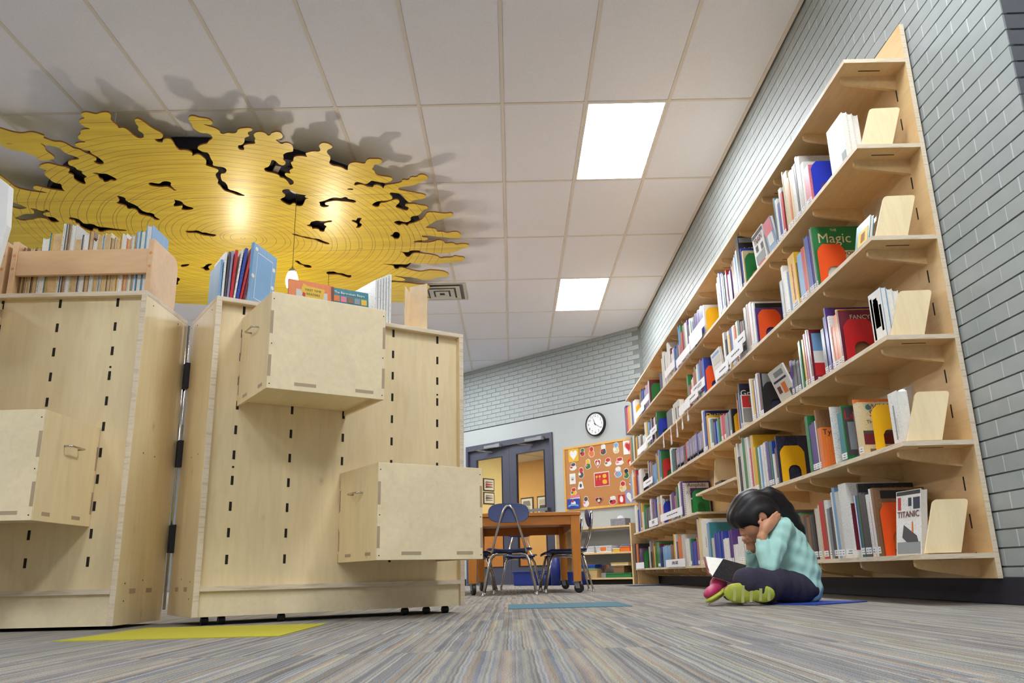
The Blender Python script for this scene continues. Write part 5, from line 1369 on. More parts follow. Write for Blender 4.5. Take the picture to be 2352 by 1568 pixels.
for i, l in enumerate(CORK.strip().splitlines()):
    nm, s, z, w_, h, ty, co = l.split('|')
    s, z, w_, h = float(s), float(z), float(w_), float(h)
    co = co.split()
    e = empty('valentine_card', wpt(-s+.02, -.0185, z), FWA, nm+' pinned on the cork board', 'card', 'valentine cards on the pin board')
    y0 = -.003
    def lay(P, k, y, name):
        MB().prism(P, y-.0012, y, 'y').build(name, paint(k), e)
    if ty == 'card':
        lay(rounded(-w_/2, w_/2, -h/2, h/2, .004), co[0], y0, 'card')
        if 'heart' in nm:
            lay(heart(w_*.74, h*.74), co[1], y0-.0014, 'heart')
            if co[0] == 'W':
                lay(heart(w_*.55, h*.55), 'R', y0-.0028, 'heart')
        elif 'poodle' in nm:
            lay(blob(w_*.55, h*.75, i), co[1], y0-.0014, 'figure')
        elif 'band' in nm:
            lay([(-w_/2, -h/2), (w_/2, -h/2), (w_/2, -h*.1), (-w_/2, -h*.2)], co[1], y0-.0014, 'band')
        else:
            lay(blob(w_*.6, h*.5, i), 'w', y0-.0014, 'figure')
            lay(rounded(-w_*.15, w_*.15, -h*.1, 0, .004), co[1], y0-.0028, 'mouth')
    elif ty == 'heart':
        lay(heart(w_, h), co[0], y0, 'card')
        lay(heart(w_*.78, h*.78), co[1], y0-.0014, 'heart')
        lay(blob(w_*.4, h*.4, i), 'W' if co[1] == 'R' else 'C', y0-.0028, 'figure')
    elif ty == 'tri':
        lay([(-w_/2, -h/2), (w_/2, -h*.42), (w_*.25, h/2), (-w_*.25, h/2)], co[0], y0, 'card')
        lay(blob(w_*.4, h*.5, i), co[1], y0-.0014, 'figure')
    elif ty == 'red':
        lay([(-w_/2, -h/2), (w_/2, -h/2), (w_/2, h/2), (-w_/2, h/2)], 'W', y0, 'mount')
        lay([(-w_*.46, -h*.46), (w_*.47, -h*.46), (w_*.47, h*.44), (-w_*.46, h*.44)], co[0], y0-.0014, 'card')
        lay(shift(blob(w_*.28, h*.3, 3), w_*.2, h*.2), co[1], y0-.0028, 'figure')
        lay(shift(blob(w_*.34, h*.34, 4), w_*.2, -h*.2), co[1], y0-.0028, 'figure')
        for dx in (-.32, -.12):
            lay(shift(blob(w_*.15, h*.17, 5), w_*dx, h*.2), co[1], y0-.0028, 'balloon')
            lay([(w_*dx-.002, -h*.05), (w_*dx+.002, -h*.05), (w_*dx+.002, h*.12), (w_*dx-.002, h*.12)], co[1], y0-.0028, 'string')
    elif ty == 'rectb':
        lay([(-w_/2, -h/2), (w_/2, -h/2), (w_/2, h/2), (-w_/2, h/2)], co[0], y0-.02, 'card')
        lay(shift(blob(w_*.4, h*.5, 6), 0, h*.05), co[1], y0-.0214, 'figure')
        lay([(-w_*.42, -h*.3), (-w_*.1, -h*.15), (w_*.42, -h*.3), (w_*.4, -h*.12), (-w_*.1, h*.02), (-w_*.4, -h*.12)][::1], 'b', y0-.0228, 'ribbon')
        lay(shift(blob(w_*.2, h*.25, 8), -.01, h*.25), 'R', y0-.024, 'cap')
    else:
        lay(shift(blob(w_*1.12, h*.7, i), 0, -h*.18), 'W', y0+.0014, 'border')
        lay(shift(blob(w_*.85, h*.57, i+40), w_*.05, h*.26), 'W', y0+.0012, 'border')
        lay(shift(blob(w_*.95, h*.6, i), 0, -h*.18), co[0], y0, 'body')
        lay(shift(blob(w_*.7, h*.45, i+40), w_*.05, h*.26), co[1], y0-.0014, 'head')
        lay(shift(blob(w_*.42, h*.26, i+80), -w_*.22, -h*.1), co[2], y0-.0028, 'motif')
    MB().lathe([(0, -.004), (.004, -.004), (.004, 0)], 8, (0, y0-(.024 if ty == 'rectb' else .0028), h*.44), axis='y').build('pin', paint('R' if i % 2 else 'W'), e)

# ================================================================== LOW SHELF UNDER THE PIN BOARD
ls = empty('low_shelf', wpt(0, 0, 0), FWA, 'low pale wooden shelf unit under the pin board', 'shelf unit')
SX0, SX1, SY0 = -1.42, -.16, -.33
for z in (.735, .405, .085):
    MB().box(SX0, SX1, SY0, -.014, z-.022, z).build('board', 'birch_wall_unit', ls, bevel=.002)
for x in (SX0, SX1-.022):
    MB().box(x+(.0221 if x == SX0 else -.0221), x+.022+(.0221 if x == SX0 else -.0221), SY0+.005, -.014, .0, .84 if False else .76).build('end_panel', 'birch_wall_unit', ls, bevel=.002) if False else None
MB().box(SX0-.0225, SX0-.0005, SY0, -.014, 0, .76).build('end_panel', 'birch_wall_unit', ls, bevel=.002)
MB().box(SX1+.0005, SX1+.0225, SY0, -.014, 0, .76).build('end_panel', 'birch_wall_unit', ls, bevel=.002)
MB().box(SX0, SX1, SY0+.05, SY0+.07, 0, .063).build('plinth', 'slot_dark', ls)
e = empty('tissue_box', wpt(-.36, -.22, .735), FWA, 'grey stone patterned tissue box on top of the low shelf', 'tissue box')
MB().box(-.14, .1, -.06, .06, 0, .095).build('box', 'stone_print', e, bevel=.002)
ts = MB()
P = [(-.07, .095), (-.05, .13), (-.035, .115), (-.02, .14), (.0, .122), (.015, .132), (.03, .105), (.05, .095)]
ts.prism(P[::-1], -.008, .012, 'y')
ts.build('tissue', 'card_white', e)
def basket(x0, x1, zb, mat, label, name, lab_k=None, h=.085, cat='basket'):
    e = empty(name, wpt((x0+x1)/2, -.2, zb), FWA, label, cat)
    w_ = (x1-x0)/2
    m = MB()
    for (pts) in (((-w_*.94, 0), (w_*.94, 0), (w_, h), (-w_, h)),):
        m.prism(list(pts), -.1, -.094, 'y')
        m.prism(list(pts), .074, .08, 'y')
    m.box(-w_*.94, w_*.94, -.094, .074, 0, .005)
    for sx in (-1, 1):
        m.prism([(sx*w_*.94-.003, 0), (sx*w_*.94+.003, 0), (sx*w_+.003, h), (sx*w_-.003, h)], -.094, .074, 'y')
    m.build('body', mat, e)
    m = MB()
    m.box(-w_-.005, w_+.005, -.106, -.094, h-.008, h+.002).box(-w_-.005, w_+.005, .074, .086, h-.008, h+.002).box(-w_-.006, -w_+.004, -.094, .074, h-.008, h+.002).box(w_-.004, w_+.006, -.094, .074, h-.008, h+.002)
    m.build('rim', mat, e)
    if lab_k:
        MB().prism(rounded(-.055, .045, h*.25, h*.8, .015), -.1035, -.1002, 'y').build('tag', paint(lab_k), e)
    if mat == 'basket_white':
        g = MB()
        for k in range(int(w_*2/.02)):
            for q in range(3):
                x = -w_*.9+k*.02
                if abs(x) > .06:
                    g.box(x, x+.008, -.1012, -.0995, h*.2+q*h*.22, h*.2+q*h*.22+.008)
        tag(g.build('lattice_hole', 'slot_dark', e), kind='stuff')
    return e
basket(-1.12, -.78, .405, 'basket_white', 'white lattice basket with a lilac tag on the middle board', 'plastic_basket', 'p')
basket(-.755, -.49, .405, 'basket_white', 'white lattice basket with an orange tag on the middle board', 'plastic_basket', 'O')
def toybox(x0, x1, y0, y1, z, h, k, label, name='toy_box', lid=None, cat='box'):
    e = empty(name, wpt((x0+x1)/2, (y0+y1)/2, z), FWA, label, cat)
    a, b = (x1-x0)/2, (y1-y0)/2
    MB().box(-a, a, -b, b, 0, h*(.8 if lid else 1)).build('body', paint(k), e, bevel=.003)
    if lid:
        MB().box(-a-.005, a+.005, -b-.005, b+.005, h*.8, h).build('lid', paint(lid), e, bevel=.003)
    return e
toybox(-.47, -.36, -.3, -.15, .405, .045, 'Y', 'small yellow box beside the orange box on the low shelf', lid='W')
toybox(-.35, -.2, -.3, -.15, .405, .07, 'O', 'orange box at the right end of the middle board', lid='O')
toybox(-.44, -.19, -.14, -.04, .405, .1, 'B', 'blue box behind the orange box on the middle board', lid='b')
toybox(-1.38, -1.16, -.3, -.1, .405, .02, 'k', 'dark tray at the left of the middle board')
for k, (c, dz) in enumerate((('k', .021), ('t', .036), ('k', .052))):
    toybox(-1.36+.01*k, -1.17+.008*k, -.29, -.11, .405+dz, .014, c, '%s flat board game, %s in the pile on the middle board' % (CNAME[c], ordinal(k+1)), 'board_game', cat='game')
basket(-1.06, -.75, .085, 'basket_wicker', 'woven wicker basket on the lowest board', 'wicker_basket', None, .115)
toybox(-1.03, -.8, -.28, -.14, .092, .165, 'T', 'blue lidded tub standing in the wicker basket', 'plastic_tub', 'B')
toybox(-.6, -.2, -.3, -.1, .085, .055, 'G', 'green flat box at the right of the lowest board', 'toy_box', 'G')
toybox(-.5, -.33, -.27, -.13, .1405, .09, 't', 'brown cardboard box on top of the green box', 'toy_box', 't')
toybox(-.53, -.25, -.28, -.12, .231, .04, 'C', 'cream tray with a yellow lid on top of the stack', 'toy_box', 'Y')
toybox(-.72, -.64, -.26, -.16, .085, .06, 'g', 'grey scissors caddy on the lowest board', 'scissors_caddy')
for k, c in enumerate('BPmtO'):
    e = empty('scissors', wpt(-.755+k*.028, -.2-.012*(k % 2), .145), FWA, 'pair of scissors with %s handles in the caddy, %s from the left' % (CNAME[c], ordinal(k+1)), 'scissors', 'scissors in the caddy')
    MB().box(-.004, .004, -.002, .002, 0, .05).build('blade', 'aluminium', e)
    for dz in (.055, .085):
        P = [(.016*math.cos(a), 0, dz+.014*math.sin(a)) for a in [2*math.pi*q/10 for q in range(11)]]
        MB().tube(P, .004, 6).build('handle_loop', paint(c), e)
def bucket(x, y, r, h, label, lid=True):
    e = empty('blue_bucket', wpt(x, y, 0), FWA, label, 'bucket')
    MB().lathe([(0, 0), (r*.85, 0), (r, h), (r*.93, h), (r*.8, .01), (0, .01)], 24).build('body', 'bucket_blue', e, smooth=True)
    MB().lathe([(r*.95, h-.012), (r*1.08, h-.012), (r*1.08, h+.012), (r*.95, h+.012)], 24).build('rim', 'bucket_blue', e)
bucket(-1.2, -.62, .075, .40, 'tall dark blue bin beside the low shelf')
e = empty('blue_crate', wpt(-1.02, -.46, 0), FWA, 'blue plastic crate on the floor before the low shelf', 'crate')
MB().box(-.07, .13, -.05, .1, 0, .17).build('body', 'bucket_blue', e, bevel=.01)
MB().box(-.078, .138, -.058, .108, .15, .172).build('rim', 'bucket_blue', e, bevel=.004)
bucket(-1.42, -.55, .10, .17, 'short blue bucket on the floor behind the table leg')
e = empty('blue_crate', wpt(-1.85, -.42, 0), FWA, 'wide blue plastic tub on the floor before the doors', 'crate')
MB().box(-.22, .22, -.12, .12, 0, .19).build('body', 'bucket_blue', e, bevel=.015)
MB().box(-.235, .235, -.135, .135, .175, .195).build('rim', 'bucket_blue', e, bevel=.004)

# ================================================================== TABLE AND CHAIRS
def spin(o, cx, cy, deg):
    M = Matrix.Translation((cx, cy, 0)) @ Matrix.Rotation(math.radians(deg), 4, 'Z') @ Matrix.Translation((-cx-.02, -cy+.0, 0))
    o.data.transform(M)
TX0, TX1, TY0, TY1, TZ = -.375, .555, 6.74, 8.6, .632
tb = empty('library_table', ((TX0+TX1)/2, (TY0+TY1)/2, 0), 0, 'orange oak library table on black casters', 'table')
hx, hy = (TX1-TX0)/2, (TY1-TY0)/2
MB().box(-hx, hx, -hy, hy, TZ-.028, TZ).build('table_top', 'oak_table', tb, bevel=.003)
for (x0, x1, y0, y1) in ((-hx+.07, hx-.07, -hy+.02, -hy+.042), (-hx+.07, hx-.07, hy-.042, hy-.02), (-hx+.02, -hx+.042, -hy+.07, hy-.07), (hx-.042, hx-.02, -hy+.07, hy-.07)):
    MB().box(x0, x1, y0, y1, TZ-.1, TZ-.0285).build('apron', 'oak_table', tb, bevel=.002)
for sx in (-1, 1):
    for sy in (-1, 1):
        cx, cy = sx*(hx-.047), sy*(hy-.047)
        lg = MB()
        v = []
        for (hw, z) in ((.031, .088), (.037, TZ-.16), (.037, TZ-.0285)):
            v += [(cx-hw, cy-hw, z), (cx+hw, cy-hw, z), (cx+hw, cy+hw, z), (cx-hw, cy+hw, z)]
        f = [(3, 2, 1, 0), (8, 9, 10, 11)]
        for b in (0, 4):
            for q in range(4):
                f.append((b+q, b+(q+1) % 4, b+4+(q+1) % 4, b+4+q))
        lg.add(v, f)
        lg = lg.build('leg', 'oak_leg', tb, bevel=.003)
        MB().lathe([(0, -.014), (.036, -.014), (.04, -.009), (.04, .009), (.036, .014), (0, .014)], 20, (cx+.02, cy-.012, .04), axis='x').build('caster_wheel', 'black_plastic', lg)
        spin(lg.children[-1], cx, cy, 58 if sx > 0 else 20)
        MB().prism([(cy-.03, .036), (cy+.006, .036), (cy+.026, .0875), (cy-.02, .0875)], cx-.0, cx+.004, 'x').prism([(cy-.03, .036), (cy+.006, .036), (cy+.026, .0875), (cy-.02, .0875)], cx+.036, cx+.04, 'x').box(cx-.02, cx+.04, cy-.02, cy+.025, .084, .0882).build('caster_fork', 'closer_grey', lg)
        spin([c for c in lg.children if c.name.startswith('caster_fork')][0], cx, cy, 58 if sx > 0 else 20)
def chair(loc, rz, label):
    """school chair: local +y is the way the sitter faces"""
    e = empty('school_chair', loc, rz, label, 'chair', 'blue school chairs around the oak table')
    r = .0095
    sh = .325
    # backrest: a curved pill-shaped plate
    n, bw, z0, z1 = 12, .158, .535, .685
    v, f = [], []
    prof = []
    for k in range(25):
        a = 2*math.pi*k/24
        ca, sa = math.cos(a), math.sin(a)
        prof.append((bw*math.copysign(abs(ca)**.6, ca), (z0+z1)/2+(z1-z0)/2*math.copysign(abs(sa)**.75, sa)))
    prof = prof[:-1]
    m = MB()
    k = len(prof)
    for (dy, sc) in ((-.004, .97), (-.004, 1), (.006, 1), (.006, .97)):
        for (x, z) in prof:
            zz = (z0+z1)/2+(z-(z0+z1)/2)*sc
            m.v.append((x*sc, -.205+dy+.45*x*x+.15*(.6-zz)*-1, zz))
    for q in range(3):
        for j in range(k):
            m.f.append((q*k+j, q*k+(j+1) % k, (q+1)*k+(j+1) % k, (q+1)*k+j)); m.m.append(0)
    m.f.append(tuple(range(k-1, -1, -1))); m.m.append(0)
    m.f.append(tuple(range(3*k, 4*k))); m.m.append(0)
    m.build('backrest', 'seat_navy', e, smooth=True)
    # seat shell
    m = MB()
    rows = []
    for j in range(9):
        y = -.16+.34*j/8
        wd = .15+.03*math.sin(math.pi*min(1, j/6))
        rows.append([(wd*(q/4-1), y, sh+.012*((q/4-1)**2)+.012*(j/8-.5)**2-(.02 if j == 8 else 0)) for q in range(9)])
    for dz in (0, .012):
        for rw in rows:
            m.v += [(x, y, z+dz) for x, y, z in rw]
    for lay in (0, 1):
        o_ = lay*81
        for j in range(8):
            for q in range(8):
                a = o_+j*9+q
                m.f.append((a, a+1, a+10, a+9) if lay else (a, a+9, a+10, a+1)); m.m.append(0)
    ring = [q for q in range(9)]+[9*j+8 for j in range(1, 9)]+[72+q for q in range(7, -1, -1)]+[9*j for j in range(7, 0, -1)]
    for i in range(len(ring)):
        a, b = ring[i], ring[(i+1) % len(ring)]
        m.f.append((a, b, b+81, a+81)); m.m.append(0)
    m.build('seat', 'seat_navy', e, smooth=True)
    # inverted V of chrome tube carrying the backrest
    MB().tube([(-.135, -.10, sh-.012), (-.13, -.15, sh+.005), (-.10, -.196, .44), (-.062, -.222, .57), (-.035, -.228, .635), (-.012, -.229, .662), (.012, -.229, .662), (.035, -.228, .635), (.062, -.222, .57), (.10, -.196, .44), (.13, -.15, sh+.005), (.135, -.10, sh-.012)], r, 8).build('back_tube', 'chrome', e, smooth=True)
    for y in (-.12, .12):
        s = -1 if y < 0 else 1
        for sx in (-1, 1):
            MB().tube([(sx*.02, y, sh-.016), (sx*.10, y, sh-.016), (sx*.13, y+s*.008, sh-.026), (sx*.15, y+s*.02, sh-.06), (sx*.205, y+s*.075, .012)], [r, r, r, r, .008], 8).build('leg', 'chrome', e, smooth=True)
            MB().lathe([(0, 0), (.014, 0), (.014, .005), (.009, .013), (.008, .03)], 10, (sx*.205, y+s*.075, 0)).build('glide', 'aluminium', e, smooth=True)
    for sx in (-1, 1):
        MB().tube([(sx*.09, -.12, sh-.02), (sx*.09, .14, sh-.02)], r*.9, 8).build('seat_rail', 'chrome', e, smooth=True)
    return e
chair((-.03, 6.62, 0), 0, 'blue school chair with its back to the viewer at the near table end')
chair((.46, 7.25, 0), math.pi/2, 'blue school chair pushed in from the right table side, nearer one')
chair((.44, 8.05, 0), math.pi/2, 'blue school chair pushed in from the right table side, farther one')
chair((-.36, 7.28, 0), -math.pi/2, 'blue school chair pushed in from the left table side, nearer one')
chair((-.36, 8.02, 0), -math.pi/2, 'blue school chair pushed in from the left table side, farther one')
chair((.07, 8.78, 0), math.pi, 'blue school chair at the far end of the oak table')

# ================================================================== THE GIRL READING ON THE FLOOR
class Field:
    """smooth union of round cones and ellipsoids on a grid, turned into a mesh with surface nets"""
    def __init__(s, lo, hi, h):
        s.lo, s.h = np.array(lo, float), h
        s.n = np.ceil((np.array(hi)-s.lo)/h).astype(int)+1
        s.d = np.full(s.n, 1.0)
    def _win(s, lo, hi):
        a = np.clip(np.floor((np.array(lo)-s.lo)/s.h).astype(int), 0, s.n)
        b = np.clip(np.ceil((np.array(hi)-s.lo)/s.h).astype(int)+1, 0, s.n)
        sl = tuple(slice(i, j) for i, j in zip(a, b))
        g = np.meshgrid(*[s.lo[i]+s.h*np.arange(a[i], b[i]) for i in range(3)], indexing='ij')
        return sl, np.stack(g, -1)
    def _mix(s, sl, d, k, op):
        e = s.d[sl]
        if op == 'sub':
            q = np.clip(.5-.5*(e+d)/k, 0, 1)
            s.d[sl] = e*(1-q)-d*q+k*q*(1-q)
        else:
            q = np.clip(.5+.5*(e-d)/k, 0, 1)
            s.d[sl] = e*(1-q)+d*q-k*q*(1-q)
    def cone(s, a, b, ra, rb, k=.02, op='add', flat=None):
        a, b = np.array(a, float), np.array(b, float)
        m = max(ra, rb)+.05
        sl, P = s._win(np.minimum(a, b)-m, np.maximum(a, b)+m)
        ab = b-a
        t = np.clip(((P-a)@ab)/max(ab@ab, 1e-9), 0, 1)
        v = P-(a+t[..., None]*ab)
        if flat is not None:
            v = v*np.array(flat)
        s._mix(sl, np.sqrt((v*v).sum(-1))-(ra+t*(rb-ra)), k, op)
        return s
    def chain(s, pts, rs, k=.02):
        for i in range(len(pts)-1):
            s.cone(pts[i], pts[i+1], rs[i], rs[i+1], k)
        return s
    def ell(s, c, r, R=None, k=.02, op='add'):
        c, r = np.array(c, float), np.array(r, float)
        m = r.max()+.05
        sl, P = s._win(c-m, c+m)
        v = P-c
        if R is not None:
            v = v@np.array(R).T
        k0 = np.sqrt(((v/r)**2).sum(-1))
        k1 = np.sqrt(((v/r**2)**2).sum(-1))+1e-9
        s._mix(sl, k0*(k0-1)/k1, k, op)
        return s
    def mesh(s, name, mat, parent, origin):
        d = s.d
        ins = d < 0
        nx, ny, nz = d.shape
        cnt = np.zeros((nx-1, ny-1, nz-1))
        acc = np.zeros((nx-1, ny-1, nz-1, 3))
        for ax in range(3):
            o1, o2 = [a for a in range(3) if a != ax]
            A = [slice(None)]*3
            B = [slice(None)]*3
            A[ax], B[ax] = slice(0, -1), slice(1, None)
            da, db = d[tuple(A)], d[tuple(B)]
            cr = (da < 0) != (db < 0)
            t = np.where(cr, da/np.where(cr, da-db, 1), 0)
            for i in (0, 1):
                for j in (0, 1):
                    sl = [slice(None)]*3
                    sl[o1] = slice(i, None) if i else slice(0, -1)
                    sl[o2] = slice(j, None) if j else slice(0, -1)
                    c_, t_ = cr[tuple(sl)], t[tuple(sl)]
                    cnt += c_
                    acc[..., ax] += np.where(c_, t_, 0)
                    acc[..., o1] += c_*i
                    acc[..., o2] += c_*j
        idx = -np.ones(cnt.shape, int)
        act = cnt > 0
        idx[act] = np.arange(act.sum())
        cells = np.argwhere(act)
        V = s.lo+s.h*(cells+acc[act]/cnt[act][:, None])-np.array(origin)
        F = []
        for ax in range(3):
            o1, o2 = (ax+1) % 3, (ax+2) % 3
            A = [slice(None)]*3
            B = [slice(None)]*3
            A[ax], B[ax] = slice(0, -1), slice(1, None)
            a, b = ins[tuple(A)], ins[tuple(B)]
            for flip in (False, True):
                e = np.argwhere((a & ~b) if not flip else (~a & b))
                e = e[(e[:, o1] > 0) & (e[:, o2] > 0) & (e[:, o1] < d.shape[o1]-1) & (e[:, o2] < d.shape[o2]-1)]
                def q(i, j):
                    c = e.copy()
                    c[:, o1] -= i
                    c[:, o2] -= j
                    return idx[c[:, 0], c[:, 1], c[:, 2]]
                f = np.stack([q(1, 1), q(0, 1), q(0, 0), q(1, 0)], 1)
                F.append(f if not flip else f[:, ::-1])
        F = np.concatenate(F)
        me = bpy.data.meshes.new(name)
        me.from_pydata(V.tolist(), [], F.tolist())
        me.materials.append(MATS[mat])
        me.polygons.foreach_set('use_smooth', [True]*len(me.polygons))
        return link(name, me, parent)
GO = (1.22, 3.85, 0.0)
girl = empty('person', GO, 0, 'child in mint shirt and dark jeans reading cross-legged, chin on hands', 'person')
LO, HI = (.84, 3.54, -.012), (1.46, 4.10, .54)
HC = np.array((1.120, 3.85, .385))
th = math.radians(33)
Ff, Fu, Fy = np.array((-math.cos(th), 0, -math.sin(th))), np.array((-math.sin(th), 0, math.cos(th))), np.array((0, 1., 0))
HR = np.stack([Ff, Fu, Fy])          # rows: head axes
def hp(f, u, y=0):
    return HC+Ff*f+Fu*u+Fy*y
SHN, ELN, WRN = (1.225, 3.775, .325), (1.118, 3.705, .155), (1.108, 3.735, .285)
SHF, ELF, WRF = (1.235, 3.935, .325), (1.12, 3.95, .160), (1.098, 3.885, .245)
TOR = [(1.296, 3.855, .075), (1.302, 3.855, .13), (1.29, 3.855, .19), (1.262, 3.855, .255), (1.238, 3.855, .30)]
TRR = [.088, .082, .078, .076, .062]
HIN, KNN, ANN = (1.25, 3.79, .062), (1.005, 3.665, .098), (1.10, 3.70, .04)
HIF, KNF, ANF = (1.27, 3.93, .062), (1.03, 4.02, .085), (.985, 3.80, .042)

# --- body: one continuous skin surface (head, neck, arms, hands, trunk, legs)
B = Field(LO, HI, .0038)
B.chain(TOR, [r-.014 for r in TRR], .03)
B.chain([TOR[-1], (1.2, 3.853, .335), hp(-.03, -.045)], [.045, .033, .036], .02)
for a, b, c in ((SHN, ELN, WRN), (SHF, ELF, WRF)):
    B.chain([TOR[-1], a, b, c], [.045, .030, .024, .0185], .012)
for a, b, c in ((HIN, KNN, ANN), (HIF, KNF, ANF)):
    B.chain([TOR[0], a, b, c], [.06, .05, .036, .024], .02)
B.ell(hp(-.005, .018), (.088, .086, .073), HR, .02)
B.ell(hp(.034, -.03), (.056, .066, .058), HR, .025)
B.ell(hp(.052, -.082), (.020, .016, .024), HR, .02)
for sy in (-1, 1):
    B.ell(hp(.052, -.038, sy*.03), (.026, .024, .024), HR, .02)
    B.ell(hp(-.012, -.012, sy*.07), (.017, .025, .009), HR, .006)
    B.ell(hp(.082, -.002, sy*.026), (.012, .009, .014), HR, .012, 'sub')
    B.ell(hp(.076, -.004, sy*.027), (.012, .010, .013), HR, .004)
B.cone(hp(.080, .004), hp(.098, -.03), .006, .0095, .012)
B.ell(hp(.093, -.034), (.009, .007, .014), HR, .008)
B.ell(hp(.083, -.055), (.010, .0055, .017), HR, .007)
B.ell(hp(.080, -.066), (.010, .006, .015), HR, .006)
# near hand: laid along the jaw and neck, fingers reaching back
B.chain([WRN, (1.128, 3.742, .322), (1.150, 3.748, .345)], [.018, .021, .020], .012)
B.ell((1.142, 3.745, .336), (.030, .014, .026), None, .012)
for (x, z, tx, tz, r) in ((1.150, .358, 1.196, .394, .0078), (1.158, .350, 1.206, .384, .008), (1.163, .341, 1.206, .371, .0078), (1.164, .332, 1.197, .357, .007)):
    mx_, mz_ = (x+tx)/2+.002, (z+tz)/2+.004
    B.chain([(x-.012, 3.745, z-.010), (x, 3.742, z), (mx_, 3.744, mz_), (tx, 3.757, tz)], [r, r, r*.95, r*.75], .004)
B.chain([(1.128, 3.755, .335), (1.118, 3.772, .352), (1.124, 3.782, .368)], [.010, .0085, .0065], .005)
# far hand: loose fist under the chin
B.chain([WRF, (1.092, 3.872, .272)], [.018, .020], .012)
B.ell((1.090, 3.868, .280), (.024, .020, .020), None, .01)
for k in range(4):
    y = 3.852+k*.0105
    B.chain([(1.096, y+.006, .296), (1.076, y, .296), (1.066, y-.002, .282), (1.074, y, .270)], [.0075, .0078, .0072, .006], .0035)
B.chain([(1.092, 3.848, .276), (1.078, 3.842, .290), (1.070, 3.845, .300)], [.009, .008, .0065], .004)
body = B.mesh('body', 'skin', girl, GO)
# facial details
for sy in (-1, 1):
    e_ = Vector(hp(.0885, -.006, sy*.027))-Vector(GO)
    o = MB().lathe([(0, -.0022), (.011, -.001), (.0125, 0), (.011, .001), (0, .0022)], 14).build('eyelash', 'hair_black', body, tuple(e_), smooth=True)
    o.rotation_euler = (0, th-.3, math.radians(sy*14))
    e_ = Vector(hp(.0905, .014, sy*.027))-Vector(GO)
    o = MB().box(-.002, .002, -.013, .013, -.0015, .0015).build('eyebrow', 'hair_black', body, tuple(e_))
    o.rotation_euler = (0, th, math.radians(sy*10))
o = MB().lathe([(0, -.003), (.008, -.002), (.011, 0), (.008, .002), (0, .003)], 12).build('lips', 'lip', body, tuple(Vector(hp(.0905, -.0605))-Vector(GO)), smooth=True)
o.rotation_euler = (0, th, 0)

# --- mint shirt
C = Field(LO, HI, .0045)
C.chain(TOR, TRR, .03)
C.ell((1.30, 3.855, .05), (.085, .095, .05), None, .03)
C.cone((1.235, 3.80, .325), (1.24, 3.92, .325), .042, .042, .03)
C.chain([SHN, (1.165, 3.735, .235), ELN], [.045, .041, .037], .02)
C.chain([ELN, (1.105, 3.72, .22), (1.108, 3.732, .272)], [.037, .032, .027], .012)
C.chain([SHF, ELF], [.045, .037], .02)
C.chain([ELF, (1.100, 3.89, .232)], [.036, .026], .012)
C.cone((1.19, 3.853, .345), (1.15, 3.853, .385), .03, .036, .012, 'sub')
g = np.meshgrid(*[C.lo[i]+C.h*np.arange(C.n[i]) for i in range(3)], indexing='ij')
C.d += .0022*np.sin(g[2]*95+g[0]*38+3*np.sin(g[1]*22))*(g[0] > 1.17)+.0016*np.sin(g[0]*130-g[2]*70+g[1]*60)
C.cone((1.108, 3.732, .277), (1.108, 3.737, .30), .0245, .026, .004, 'sub')
C.cone((1.100, 3.889, .236), (1.099, 3.885, .262), .0235, .026, .004, 'sub')
shirt = C.mesh('shirt', 'shirt_mint', girl, GO)
MB().prism([(-.12, .085), (-.085, .06), (-.06, .10), (-.085, .125)], -.155, -.153, 'y').build('shirt_print', 'card_white', shirt)

# --- dark jeans
D = Field(LO, HI, .0045)
D.ell((1.285, 3.855, .055), (.09, .115, .062), None, .02)
D.chain([HIN, (1.13, 3.715, .088), KNN], [.073, .066, .056], .02)
D.chain([KNN, (1.06, 3.672, .058), ANN], [.055, .046, .036], .02)
D.chain([HIF, (1.15, 3.985, .08), KNF], [.072, .064, .052], .02)
D.chain([KNF, (1.0, 3.92, .06), ANF], [.05, .044, .034], .02)
D.d += .0012*np.sin(g[0]*110+g[1]*70)*(D.d > -.03)
D.d = np.maximum(D.d, -(g[2]-.0015))
jeans = D.mesh('jeans', 'denim_dark', girl, GO)

# --- hair: cap with a heavy fringe and a ponytail down the back
Hh = Field(LO, HI, .004)
Hh.ell(hp(-.006, .018), (.106, .104, .086), HR, .02)
Hh.ell(hp(.062, .038), (.055, .050, .070), HR, .03)
Hh.ell(hp(-.05, -.02), (.058, .07, .074), HR, .03)
Hh.ell(hp(.105, -.066), (.092, .066, .11), HR, .012, 'sub')
for sy in (-1, 1):
    Hh.ell(hp(-.008, -.022, sy*.085), (.024, .03, .022), HR, .008, 'sub')
Hh.chain([(1.165, 3.862, .462), (1.198, 3.868, .474), (1.236, 3.875, .458), (1.275, 3.885, .418), (1.312, 3.893, .368), (1.345, 3.90, .325), (1.362, 3.90, .302)], [.036, .042, .040, .034, .026, .016, .005], .02)
Hh.d += .0018*np.sin(190*((np.stack(np.meshgrid(*[Hh.lo[i]+Hh.h*np.arange(Hh.n[i]) for i in range(3)], indexing='ij'), -1)-HC)@(Fy*.9+Fu*.35)))
hair = Hh.mesh('hair', 'hair_black', girl, GO)
MB().lathe([(.030, -.006), (.036, 0), (.030, .006)], 16).build('hair_band', 'black_plastic', hair, (1.172-GO[0], 3.863-GO[1], .466)).rotation_euler = (0, math.radians(70), 0)

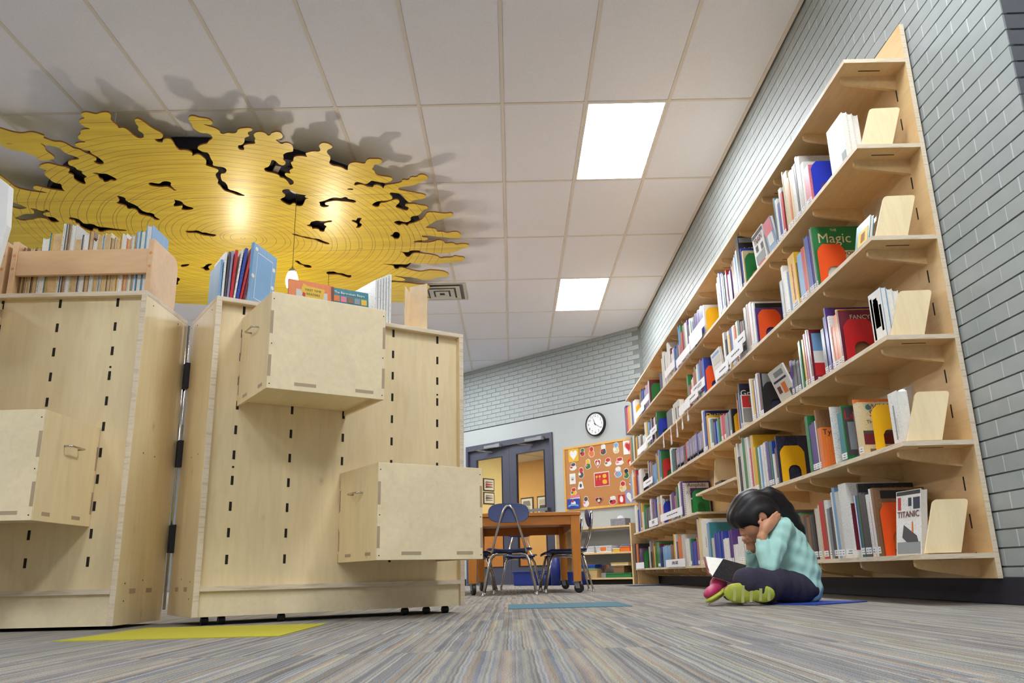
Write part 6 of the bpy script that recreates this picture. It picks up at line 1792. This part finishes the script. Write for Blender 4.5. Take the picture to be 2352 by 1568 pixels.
# --- trainers: one sole turned to the viewer, the other seen from its pink upper
def shoe(c, ax, up_, sole_mat, name):
    """c centre of the sole, ax unit vector heel to toe, up_ unit vector from the sole to the upper"""
    ax, up_ = np.array(ax, float), np.array(up_, float)
    ax /= np.linalg.norm(ax)
    up_ -= ax*(up_@ax)
    up_ /= np.linalg.norm(up_)
    sd = np.cross(up_, ax)
    R = np.stack([ax, sd, up_])
    c = np.array(c, float)
    U = Field(c-.16, c+.16, .0045)
    U.ell(c+ax*.045+up_*.028, (.062, .036, .026), R, .02)
    U.ell(c-ax*.04+up_*.036, (.056, .033, .038), R, .02)
    up_m = U.mesh(name, 'shoe_pink', girl, GO)
    Z = Field(c-.16, c+.16, .0045)
    Z.ell(c+ax*.048+up_*.006, (.064, .043, .014), R, .01)
    Z.ell(c-ax*.052+up_*.006, (.054, .037, .014), R, .03)
    Z.mesh('sole', sole_mat, up_m, GO)
    for (f_, w_) in ((.07, .03), (.035, .036), (0, .032), (-.04, .026), (-.075, .024)):
        p = c+ax*f_-up_*.0085-np.array(GO)
        m = MB().box(-.006, .006, -w_, w_, -.002, .002).build('tread', 'sole_pale', up_m, tuple(p))
        m.rotation_euler = Matrix(np.stack([ax, sd, up_], 1).tolist()).to_euler()
shoe((1.005, 3.630, .049), (-1, 0, .06), (.05, 1, .25), 'sole_lime', 'shoe')
shoe((.905, 3.765, .045), (-.55, -.75, -.22), (-.35, .2, 1), 'sole_lime', 'shoe')

# --- open book in her lap
e = empty('open_book', (.925, 3.80, .10), 0, 'open dark covered book leaning on the reading child, pages towards her', 'book')
P1, P2, P3, P4, P5, P6 = [Vector(p)-Vector((.925, 3.80, .10)) for p in ((.872, 3.735, .122), (.958, 3.86, .196), (1.062, 3.86, .165), (.978, 3.735, .088), (.872, 3.885, .205), (.862, 3.76, .135))]
def slab(a, b, c, d, t, name, mat):
    n_ = (b-a).cross(d-a).normalized()*t
    v = [a, b, c, d, a+n_, b+n_, c+n_, d+n_]
    return MB().add(v, [(0, 3, 2, 1), (4, 5, 6, 7), (0, 1, 5, 4), (1, 2, 6, 5), (2, 3, 7, 6), (3, 0, 4, 7)]).build(name, mat, e)
slab(P1, P2, P3, P4, -.003, 'cover', cover('K'))
slab(P1+Vector((.0, .001, .004)), P2+Vector((0, .001, .004)), P3+Vector((-.004, .001, .004)), P4+Vector((-.004, .001, .004)), .006, 'pages', 'page_white')
slab(P1, P2, P2+Vector((-.085, .02, .012)), P1+Vector((-.012, .035, .012)), .002, 'cover', cover('m'))
slab(P1+Vector((.003, 0, .004)), P2+Vector((.0, 0, .003)), P2+Vector((-.075, .012, .014)), P1+Vector((-.004, .03, .018)), -.006, 'pages', 'page_white')
q1 = slab(P1*.7+P3*.3+Vector((0, -.0045, -.003)), P2*.7+P3*.22+P1*.08+Vector((0, -.0045, -.003)), P3*.8+P2*.15+P4*.05+Vector((0, -.0045, -.003)), P4*.75+P1*.2+P3*.05+Vector((0, -.0045, -.003)), -.0006, 'cover_print', paint('k'))
# --- thin blue mat she sits on
o = MB().box(-.19, .19, -.13, .13, 0, .004).build('seat_mat', 'mat_blue', None, (1.315, 3.74, .0005), math.radians(36))
tag(o, 'thin blue mat on the carpet partly under the reading child', 'mat')
